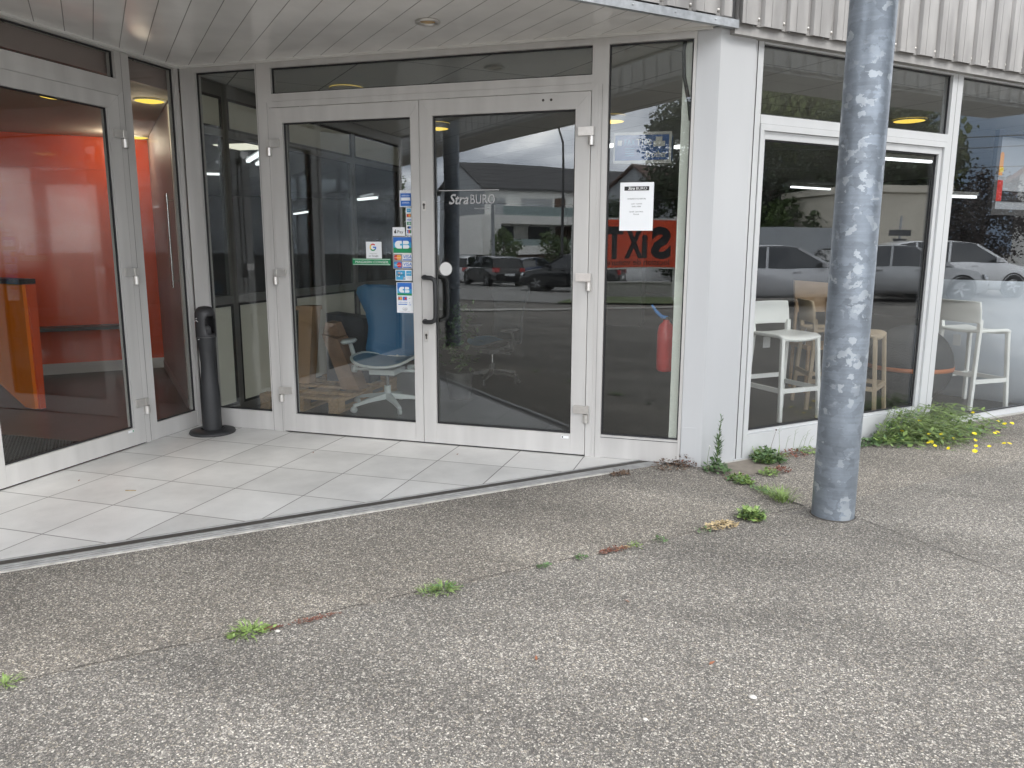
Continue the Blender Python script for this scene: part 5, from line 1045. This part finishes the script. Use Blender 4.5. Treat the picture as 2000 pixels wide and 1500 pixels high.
# ---- poles, lamp, traffic sign
sl=thing('street_lamp','tall curved street lamp mirrored in the right door','street lamp',(-4.51,-31.71,-.6)); mb=MB(); bx_,by_=-4.51,-31.71
mb.tube([(bx_,by_,-.62),(bx_,by_,3.5),(bx_,by_,6.2),(bx_-.25,by_+.1,7.1),(bx_-.8,by_+.28,7.5),(bx_-1.3,by_+.45,7.6)],[.085,.07,.05,.045,.04,.04],10); mb.build('pole','idark',sl); mb=MB(); mb.obox((bx_-1.6,by_+.54,7.58),(.32,-.1,0),(.03,.1,0),(0,0,.05)); mb.build('lamp_head','idark',sl)
tp=thing('utility_pole','grey utility pole with crossbar in front of the white house','pole',(-10.2,-38.4,-.75)); mb=MB(); mb.tube([(-10.2,-38.4,-.77),(-10.2,-38.4,3.9)],[.12,.09],10); mb.build('pole','rendergrey',tp); mb=MB(); mb.bar((-10.2-.75,-38.4+.2,3.75),(-10.2+.75,-38.4-.2,3.75),.08,.08); mb.build('crossbar','rendergrey',tp)
yp=thing('utility_pole','dark utility pole beside the trees mirrored above the payment stickers','pole',(-15.6,-37.5,-.75)); mb=MB(); mb.tube([(-15.6,-37.5,-.77),(-15.6,-37.5,4.6),(-15.6,-37.5,4.9)],[.16,.14,.02],10); mb.build('pole','idark',yp); mb=MB(); mb.bar((-16.1,-37.3,4.2),(-15.1,-37.7,4.2),.1,.1); mb.build('crossbar','idark',yp)
ts=thing('traffic_sign','triangular road sign with plate on a leaning post by the cream building','road sign',(25.3,4.64,0)); mb=MB(); mb.tube([(25.3,4.64,0),(25.3,4.64,2.35)],.035,8); mb.build('post','rendergrey',ts)
mb=MB(); mb.prism([(0,1.30),(.22,1.66),(-.22,1.66)],(25.25,4.64,0),(.29,.957,0),(0,0,1),-.01,.01); mb.build('sign_plate','idark',ts); mb=MB(); mb.prism([(-.34,1.75),(.34,1.75),(.34,1.93),(-.34,1.93)],(25.25,4.64,0),(.29,.957,0),(0,0,1),-.01,.01); mb.build('name_plate','idark',ts)
mb=MB()
for k,z in enumerate((6.2,5.9,5.2)): mb.tube([(30+k,-20,z),(33+k,0,z-.5),(34+k,9,z-.6),(36+k,40,z+.4)],.02,5)
tag(rebase(mb.build('overhead_cable','black'),(34,9,5)),'thin overhead cables against the dark sky','cable')
# ---- trees
K['bark']=pm('bark',(.09,.07,.055),.9,0,.3,12,.6,30)
def leafmat(n,c): return pm(n,c,.65,0,.45,.9)
lm_green=leafmat('tree_leaf_green',(.075,.115,.035)); lm_dark=leafmat('tree_leaf_dark',(.040,.060,.028)); lm_will=leafmat('tree_leaf_willow',(.13,.16,.05)); lm_purple=leafmat('tree_leaf_purple',(.045,.035,.035))
def tree(x,y,h,cr_,crz,label,mat,n=2600,zc=None,ls=.20,seed=1,droop=0,cat='tree',group=None,k2=1):
    n=int(n*1.7); ls*=1.3; rn=random.Random(seed); z0=gz(x,y); zc=zc or h-crz; t=thing('tree',label,cat,(x,y,z0),group)
    mb=MB(); tr=max(.06,cr_*.055); mb.tube([(x,y,z0-.1),(x+.05,y,z0+h*.25),(x-.05,y+.05,z0+h*.5),(x,y,z0+h*.8)],[tr*1.3,tr,tr*.7,tr*.25],9)
    cl=[]
    for k in range(int(12+cr_*5)*k2):
        a=rn.uniform(0,2*PI); u=rn.uniform(-1,1); q=math.sqrt(1-u*u)*rn.uniform(.45,.95); p=Vector((x+math.cos(a)*q*cr_,y+math.sin(a)*q*cr_,z0+zc+u*crz*.85)); cl.append((p,rn.uniform(.26,.48)*min(cr_,crz)+.1))
        if k%3==0: mb.tube([(x,y,z0+zc*.55),Vector((x,y,z0+zc*.6)).lerp(p,.6)+Vector((0,0,.15)),p],[tr*.5,tr*.3,tr*.1],6)
    mb.build('trunk','bark',t); mb=MB(); V=[];Fc=[]
    for i in range(n):
        c,r0=cl[rn.randrange(len(cl))]; d=Vector((rn.gauss(0,1),rn.gauss(0,1),rn.gauss(0,1))).normalized(); p=c+d*r0*rn.uniform(.55,1.05); 
        if droop: p.z-=rn.uniform(0,droop)
        e=Vector((rn.gauss(0,1),rn.gauss(0,1),rn.gauss(0,.7) if not droop else -2.5)).normalized(); f_=e.cross(Vector((rn.random(),rn.random(),rn.random()))).normalized(); s_=ls*rn.uniform(.6,1.3)
        b=len(V); V+=[p,p+e*s_*.5+f_*s_*.3,p+e*s_,p+e*s_*.5-f_*s_*.3]; Fc.append((b,b+1,b+2,b+3))
    mb.add(V,Fc,0); mb.build('crown',mat,t); return t
tree(1.25,-31.0,8.6,2.1,4.1,'tall dense oval tree mirrored beside the hanging box sign',lm_dark,11000,zc=4.4,ls=.14,seed=4,k2=3)
tree(-12.2,-46.8,3.2,1.1,1.3,'small bright sapling in front of the white house',lm_green,900,seed=5,ls=.16); tree(-7.7,-42.9,3.0,1.1,1.2,'second small sapling right of the balconies',lm_green,900,seed=6,ls=.16)
tree(-3.8,-41.9,4.6,1.7,1.9,'loose leafy tree between the white house and the round tree',lm_dark,1600,seed=7)
tree(-15.0,-33.6,6.4,1.7,2.3,'leafy tree mirrored above the payment stickers',lm_green,1700,seed=8); tree(-20.1,-38.2,5.2,3.2,2.2,'wide bushy tree mirrored in the middle of the left door leaf',lm_dark,2400,seed=9); tree(-24.5,-36.2,5.0,2.8,2.2,'bushy tree mirrored in the left half of the left door leaf',lm_dark,2000,seed=10)
tree(43.0,1.2,12.5,4.2,5.6,'tall drooping willow mirrored in the upper shop window',lm_will,9000,ls=.22,seed=11,droop=2.6); tree(41.0,6.2,11.5,3.2,4.6,'second tall drooping tree right of the willow',lm_will,7000,ls=.21,seed=12,droop=2.0)
tree(37.2,-1.5,7.5,3.8,3.4,'broad dark tree mirrored at the left of the large shop window',lm_dark,6500,ls=.17,seed=13,k2=2); tree(37.5,4.8,7.8,3.4,3.4,'broad dark tree above the cream building',lm_dark,6500,ls=.17,seed=14,k2=2)
tree(35.0,9.2,4.0,1.9,1.8,'low purple-leaved tree mirrored in front of the gabled house',lm_purple,4200,ls=.12,k2=2,seed=15); tree(33.5,-6.5,7,3.6,3.2,'dark tree beyond the left edge of the mirrored car park',lm_dark,2400,ls=.26,seed=16)
tree(34,1.6,3.0,2.4,1.3,'green hedge-like bush behind the mirrored silver saloon',lm_green,1500,ls=.18,seed=17,cat='bush')
# ================================================================ WEEDS AND LITTER ON THE PAVEMENT
def gp(c,s,z=0): return SC(s,c,z)
def blades(mb,p,n,rad,h,w_,rn,mi=0,spread=1.,segs=3,lie=.6):
    for k in range(n):
        a=rn.uniform(0,2*PI); q=rad*rn.random()**.7; b=p+Vector((math.cos(a)*q,math.sin(a)*q,0)); a2_=a+rn.uniform(-.8,.8); L_=h*rn.uniform(.5,1.1); d=Vector((math.cos(a2_),math.sin(a2_),0)); up=rn.uniform(.25,1)*(1.1-lie); sd_=Vector((-d.y,d.x,0)); ww=w_*rn.uniform(.6,1.2)
        pts=[]; cur=b.copy(); ang=math.atan2(up,spread*.5)+.3
        for i in range(segs+1):
            t_=i/segs; wd=ww*(1-t_)**.6*(.55+.9*t_ if t_<.5 else 1)+.0004; pts+=[cur-sd_*wd/2,cur+sd_*wd/2]; cur=cur+(d*math.cos(ang)+Vector((0,0,math.sin(ang))))*L_/segs; ang-=rn.uniform(.25,.6)
            cur.z=max(cur.z,.004)
        mb.add(pts,[(2*i,2*i+1,2*i+3,2*i+2) for i in range(segs)],mi)
def leaves(mb,p,n,rad,h,s_,rn,mi=0,ell=(1,1),dirv=None):
    for k in range(n):
        a=rn.uniform(0,2*PI); q=rad*math.sqrt(rn.random()); x_,y_=math.cos(a)*q*ell[0],math.sin(a)*q*ell[1]
        o_=p+(Vector((x_,y_,0)) if dirv is None else dirv*x_+Vector((-dirv.y,dirv.x,0))*y_); f_=max(.15,1-(q/rad)**2); z=rn.uniform(.003,h*f_+.006)
        d=Vector((rn.gauss(0,1),rn.gauss(0,1),rn.uniform(-.1,.7))).normalized(); e=d.cross(Vector((rn.gauss(0,.4),rn.gauss(0,.4),1))).normalized(); L_=s_*rn.uniform(.5,1.2); wd=L_*rn.uniform(.22,.4); o_=o_+Vector((0,0,z))
        mb.add([o_,o_+d*L_*.5+e*wd,o_+d*L_,o_+d*L_*.5-e*wd],[(0,1,2,3)],mi)
DS=Vector((1/S2,1/S2,0))
def weed(label,c,s,parts,name='weed',cat='weed',seed=0):
    rn=random.Random(seed+int(abs(c*100)+abs(s*1000))); mb=MB(); p=gp(c,s,.004); mats=[]
    for kind,arg in parts:
        m=arg.pop('mat'); 
        if m not in mats: mats.append(m)
        mi=mats.index(m); off=arg.pop('off',(0,0)); q=p+SC(off[1],off[0])
        (blades if kind=='b' else leaves)(mb,q,rn=rn,mi=mi,**arg)
    o=mb.build(name,mats); rebase(o,p); return tag(o,label,cat)
weed('green grass tuft in the middle of the pavement joint',5.365,.545,[('b',dict(mat='leaf',n=80,rad=.05,h=.06,w_=.006,lie=.7)),('b',dict(mat='leaf',n=26,rad=.035,h=.05,w_=.006,off=(0,-.075))),('l',dict(mat='leaf2',n=60,rad=.09,h=.02,s_=.02,ell=(1,.4),dirv=DS))])
weed('green grass tuft on the joint left of the reddish moss',5.375,-.27,[('b',dict(mat='leaf',n=90,rad=.055,h=.055,w_=.006,lie=.7)),('l',dict(mat='leaf',n=70,rad=.09,h=.025,s_=.022,ell=(1,.45),dirv=DS))])
weed('small green tuft at the far left end of the pavement joint',5.345,-1.075,[('b',dict(mat='leaf',n=40,rad=.035,h=.06,w_=.007))])
weed('thin line of reddish moss along the joint beside a grass tuft',5.385,-.02,[('l',dict(mat='redw',n=240,rad=.11,h=.008,s_=.010,ell=(1,.16),dirv=DS)),('l',dict(mat='redw',n=120,rad=.05,h=.006,s_=.009,ell=(1,.2),dirv=DS,off=(0,-.17)))],'moss','moss')
weed('orange-red creeping weed on the joint left of a tiny green sprig',5.352,1.46,[('l',dict(mat='redw',n=170,rad=.085,h=.014,s_=.014,ell=(1,.25),dirv=DS)),('l',dict(mat='straw',n=60,rad=.05,h=.01,s_=.012,ell=(1,.3),dirv=DS,off=(0,.07))),('l',dict(mat='leaf',n=50,rad=.04,h=.02,s_=.015,off=(0,.13)))],'creeping_weed','weed')
weed('tiny green sprig on the joint near the dry straw',5.354,1.756,[('l',dict(mat='leaf2',n=50,rad=.04,h=.02,s_=.016))])
weed('tiny dark green weed on the joint, left of two',5.36,1.06,[('l',dict(mat='leaf2',n=60,rad=.035,h=.018,s_=.014,ell=(1,.5),dirv=DS))])
weed('tiny dark green weed on the joint, right of two',5.355,1.27,[('l',dict(mat='leaf2',n=60,rad=.035,h=.018,s_=.014,ell=(1,.5),dirv=DS))])
weed('leafy green dandelion rosette on the joint left of the steel column',5.30,2.42,[('l',dict(mat='leaf',n=150,rad=.075,h=.05,s_=.04)),('b',dict(mat='leaf2',n=70,rad=.05,h=.085,w_=.016,lie=.45)),('l',dict(mat='redw',n=16,rad=.07,h=.02,s_=.03))])
weed('patch of dry yellow straw beside the dandelion rosette',5.335,2.17,[('l',dict(mat='straw',n=260,rad=.11,h=.012,s_=.02,ell=(1,.5),dirv=DS)),('l',dict(mat='leaf2',n=40,rad=.04,h=.02,s_=.015,off=(.02,-.13)))],'dry_weed')
weed('light green grass clump just left of the steel column base',5.12,2.80,[('b',dict(mat='leaf',n=110,rad=.055,h=.11,w_=.006,lie=.35)),('b',dict(mat='leaf',n=40,rad=.05,h=.09,w_=.005,off=(-.10,.02)))])
weed('line of grass blades growing along the crack towards the column',4.88,2.83,[('b',dict(mat='leaf',n=60,rad=.09,h=.055,w_=.006)),('l',dict(mat='leaf2',n=120,rad=.12,h=.015,s_=.02,ell=(1,.3),dirv=Vector((1/S2,-1/S2,0))))])
weed('low leafy weed on the crack below the tall willowherb',4.55,2.86,[('l',dict(mat='leaf',n=150,rad=.10,h=.035,s_=.032,ell=(1,.5),dirv=Vector((1/S2,-1/S2,0)))),('l',dict(mat='leaf2',n=100,rad=.10,h=.03,s_=.025)),('l',dict(mat='dryw',n=40,rad=.10,h=.02,s_=.02,off=(-.08,.02))),('b',dict(mat='leaf',n=20,rad=.04,h=.07,w_=.02,off=(.06,.0)))])
weed('dry brown bushy weed at the foot of the corner pillar',3.89,2.79,[('l',dict(mat='dryw',n=330,rad=.10,h=.085,s_=.022,ell=(1,.7))),('l',dict(mat='dryw',n=240,rad=.12,h=.05,s_=.02,off=(.0,-.13))),('l',dict(mat='redw',n=50,rad=.07,h=.06,s_=.018))],'dry_weed')
weed('small dry brown weed lying on the threshold strip',3.88,2.26,[('l',dict(mat='dryw',n=160,rad=.075,h=.022,s_=.02,ell=(1,.5),dirv=DS))],'dry_weed')
weed('green leafy tuft against the sill left of the steel column',4.17,3.37,[('l',dict(mat='leaf2',n=220,rad=.11,h=.09,s_=.045)),('b',dict(mat='leaf',n=70,rad=.09,h=.13,w_=.014,lie=.4))])
weed('reddish green creeping weed by the sill near the column',4.12,3.66,[('l',dict(mat='redw',n=120,rad=.10,h=.03,s_=.022)),('l',dict(mat='leaf',n=110,rad=.09,h=.035,s_=.025,off=(-.01,.15)))])
weed('small green and red weed on the crack right of the old concrete',4.50,3.14,[('l',dict(mat='leaf',n=70,rad=.07,h=.04,s_=.03)),('b',dict(mat='leaf',n=24,rad=.03,h=.07,w_=.008)),('l',dict(mat='redw',n=90,rad=.07,h=.03,s_=.022,off=(-.01,.11)))])
weed('dark green ground weed along the sill right of the column',4.17,4.36,[('l',dict(mat='leaf2',n=420,rad=.20,h=.035,s_=.028,ell=(1,.4),dirv=DS))])
# tall willowherb
tw=thing('tall_weed','tall upright narrow-leaved weed in front of the corner pillar','weed',gp(4.16,2.90,0)); rn=random.Random(9)
mb=MB(); p0=gp(4.16,2.905,.004); mb.tube([p0,p0+Vector((.004,0,.14)),p0+Vector((.012,0,.28)),p0+Vector((.014,0,.365))],[.004,.0035,.0025,.001],6); p1=gp(4.17,2.83,.004); mb.tube([p1,p1+Vector((-.01,0,.08)),p1+Vector((0,0,.165))],[.002,.0015,.001],5); mb.build('stem','stem',tw)
mb=MB()
for k in range(150):
    z=.02+.35*rn.random(); a=k*2.4; d=Vector((math.cos(a),math.sin(a),.75)).normalized(); L_=(.052 if z<.22 else .030)*rn.uniform(.7,1.1); b=p0+Vector((.012*z/.3,0,z)); e=d.cross(Vector((0,0,1))).normalized()*L_*.13
    mb.add([b,b+d*L_*.45+e,b+d*L_,b+d*L_*.45-e],[(0,1,2,3)])
leaves(mb,gp(4.20,2.88,.004),170,.085,.09,.035,rn,0); mb.build('foliage','leaf2',tw)
mb=MB(); mb.lathe([(0,-.004),(.006,0),(.004,.010),(0,.011)],p1+Vector((0,0,.167)),8); mb.build('seed_head','offwhite',tw)
# thin stems against the white kick panel
gs=thing('grass_stalks','thin dry grass stalks standing against the white lower panel','grass stalks',gp(4.09,3.62,0)); mb=MB()
for k,(s,hh,l_) in enumerate(((3.55,.20,-.02),(3.60,.13,.03),(3.68,.17,.02),(3.73,.12,.06),(3.78,.15,.05),(3.83,.10,.04))):
    p=gp(4.085,s,.004); q=p+SC(l_,.0)*1+Vector((0,0,hh)); mb.tube([p,p.lerp(q,.6)+Vector((0,0,.01)),q],[.0012,.001,.0006],4)
    for j in range(4): a=q-Vector((0,0,.012*j)); mb.tube([a,a+SC(.02*(-1)**j,.01)+Vector((0,0,.012))],[.0009,.0004],4)
mb.build('stalk','stem',gs)
p=gp(4.10,3.44,0); sd_=thing('seed_stalk','thin brown seed stalk above the leafy tuft by the sill','weed',p); mb=MB(); mb.tube([p,p+Vector((.01,.005,.10)),p+Vector((.035,.03,.20))],[.0016,.0013,.001],5); mb.build('stalk','dryw',sd_); mb=MB(); mb.lathe([(0,-.004),(.006,.002),(.003,.010),(0,.011)],p+Vector((.035,.03,.20)),8); mb.build('seed_head','dryw',sd_)
# big sprawling hawkweed with yellow flowers
hw_=thing('flowering_weed','big sprawling green weed with yellow flowers along the shop window sill','flowering weed',gp(4.35,4.85,0)); rn=random.Random(21)
mb=MB(); stems=[]
for k in range(190):
    s0=rn.uniform(4.5,5.15); c0=rn.uniform(4.10,4.30); a=rn.gauss(.35,.75); L_=rn.uniform(.25,.80); hgt=rn.uniform(.06,.26)
    d=SC(math.cos(a),math.sin(a)); q0=gp(c0,s0,.004); pts=[q0,q0+d*L_*.3+Vector((0,0,hgt)),q0+d*L_*.7+Vector((0,0,hgt*.75)),q0+d*L_+Vector((0,0,max(.012,hgt*.35)))]
    cc=[p_.x-p_.y for p_ in pts]
    if min(cc)<4.03: continue
    mb.tube(pts,[.0024,.002,.0015,.001],4); stems.append(pts)
mb.build('stem','stem',hw_)
mb=MB()
for pts in stems:
    for j in range(7):
        t_=rn.random(); i=min(2,int(t_*3)); b=pts[i].lerp(pts[i+1],t_*3-i); d=Vector((rn.gauss(0,1),rn.gauss(0,1),rn.uniform(-.4,.5))).normalized(); e=d.cross(Vector((0,0,1))).normalized(); L_=rn.uniform(.03,.075); wd=L_*rn.uniform(.12,.26)
        if (b+d*L_).x-(b+d*L_).y<4.02: continue
        if (b+d*L_).z<.004: d.z=0
        mb.add([b,b+d*L_*.5+e*wd,b+d*L_,b+d*L_*.5-e*wd],[(0,1,2,3)],rn.choice((0,0,1)))
for (c,s,n,rad,h_,s_) in ((4.20,4.75,260,.28,.14,.05),(4.30,5.05,250,.32,.10,.045),(4.33,5.4,170,.28,.06,.04),(4.35,4.6,150,.20,.08,.045),(4.55,5.0,70,.2,.04,.04),(4.3,5.8,80,.25,.05,.035)): 
    m2=MB(); leaves(m2,gp(c,s,.004),n,rad,h_,s_,rn,0,(1,.5),DS); 
    for f in m2.f:
        q=[m2.v[i] for i in f]
        if min(v[0]-v[1] for v in q)>4.02: mb.add(q,[(0,1,2,3)],rn.choice((0,1)))
blades(mb,gp(4.3,4.9,.004),130,.3,.16,.008,rn,0); mb.build('foliage',['leaf','leaf2'],hw_)
FLW=[(5.60,1.30,.15),(5.85,1.30,.03),(6.02,1.02,.05),(6.20,1.20,.04),(6.35,1.72,.09),(5.74,.95,.03),(5.457,1.132,.097),(5.72,1.116,.096),(5.765,1.241,.034),(5.657,1.1,.036),(5.58,.832,.088),(5.613,.779,.082),(5.988,1.301,.077),(5.97,1.184,.052),(5.905,.908,.072),(5.86,.746,.072),(6.121,1.923,.12),(6.225,1.618,.12),(6.249,1.532,.12),(6.312,1.571,.12),(6.138,1.35,.081),(6.142,1.304,.1),(6.091,.947,.096),(5.659,1.216,.068)]
for k,(x,y,z) in enumerate(FLW):
    mb=MB(); b=Vector((x,y,z)); R_=.013 if k%3 else .017; tilt=Vector((rn.uniform(-.5,.3),rn.uniform(-.9,-.1),1)).normalized(); e1=tilt.cross(Vector((1,0,0))).normalized(); e2=tilt.cross(e1)
    for j in range(14):
        a=2*PI*j/14+rn.uniform(-.1,.1); d=e1*math.cos(a)+e2*math.sin(a); t_=tilt.cross(d); q=b+d*R_*rn.uniform(.85,1.1)+tilt*.003
        mb.add([b-t_*.001,q-t_*.003,q+t_*.003,b+t_*.001],[(0,1,2,3)])
    for j in range(8): a=2*PI*j/8; d=e1*math.cos(a)+e2*math.sin(a); t_=tilt.cross(d); q=b+d*R_*.5+tilt*.006; mb.add([b+tilt*.002,q-t_*.003,q+t_*.003],[(0,1,2)])
    r0=gp(4.28+rn.uniform(-.04,.05),min(5.05,(x+y)/S2-rn.uniform(.05,.25)),.01); mb.tube([r0,r0.lerp(b,.5)+Vector((0,0,.03)),b],[.0015,.0013,.001],4,1)
    mb.build('flower',['yel','stem'],hw_)
# pebbles and dead leaves
K['peb']=pm('pale_pebble',(.55,.53,.49),.6,0,.1,40); K['dead']=pm('dead_leaf',(.26,.10,.05),.7,0,.3,40)
def pebble(c,s,r_,label):
    mb=MB(); mb.lathe([(0.0005,0),(r_*.8,r_*.15),(r_,r_*.45),(r_*.75,r_*.85),(.0005,r_)],(0,0,0),10); rr=random.Random(int(c*100)); mb.v=[(v[0]*1.2*(1+rr.uniform(-.08,.08)),v[1]*.9,v[2]*.8) for v in mb.v]; p=gp(c,s,.0); mb.v=[(v[0]+p.x,v[1]+p.y,v[2]) for v in mb.v]
    o=mb.build('pebble','peb'); rebase(o,p); tag(o,label,'pebble')
pebble(7.12,1.144,.013,'largest pale pebble lying on the pavement at the lower right'); pebble(7.02,.75,.008,'small pale pebble left of the largest pebble'); pebble(5.42,-.17,.010,'small white pebble beside the reddish moss on the joint')
def dleaf(c,s,label,L_=.028,seed=1):
    rr=random.Random(seed); a=rr.uniform(0,3); d=Vector((math.cos(a),math.sin(a),0)); e=Vector((-d.y,d.x,0)); p=gp(c,s,.003); mb=MB()
    mb.add([p,p+d*L_*.35+e*L_*.22+Vector((0,0,.006)),p+d*L_+Vector((0,0,.008)),p+d*L_*.4-e*L_*.2+Vector((0,0,.003))],[(0,1,2,3)]); o=mb.build('dead_leaf','dead'); rebase(o,p); tag(o,label,'leaf')
dleaf(6.044,1.201,'small reddish dead leaf on the dark band of pavement, farthest of three',seed=2); dleaf(6.80,1.157,'small reddish dead leaf nearest the large pebble',seed=3); dleaf(6.356,.618,'small reddish dead leaf left of the pebbles',seed=5)
mb=MB(); mb.bar((.73,-1.62,.018),(.79,-1.60,.018),.006,.004); tag(rebase(mb.build('straw_bit','straw'),(.76,-1.61,.016)),'tiny yellow straw bit lying on the porch tiles','litter')

# small debris on the porch tiles and by the threshold
for k,(x,y,l_) in enumerate(((1.35,-.52,'tiny dead leaf on the tiles in the middle of the porch'),(2.35,-.25,'tiny dead leaf on the tiles in front of the right entrance leaf'),(.30,-1.55,'tiny dead leaf on the tiles near the left glazed door'))):
    rr=random.Random(40+k); a=rr.uniform(0,3); d=Vector((math.cos(a),math.sin(a),0)); e=Vector((-d.y,d.x,0)); p=Vector((x,y,.0155)); L_=.02; mb=MB()
    mb.add([p,p+d*L_*.35+e*L_*.22+Vector((0,0,.004)),p+d*L_+Vector((0,0,.005)),p+d*L_*.4-e*L_*.2+Vector((0,0,.002))],[(0,1,2,3)]); o=mb.build('dead_leaf','dead'); rebase(o,p); tag(o,l_,'leaf')
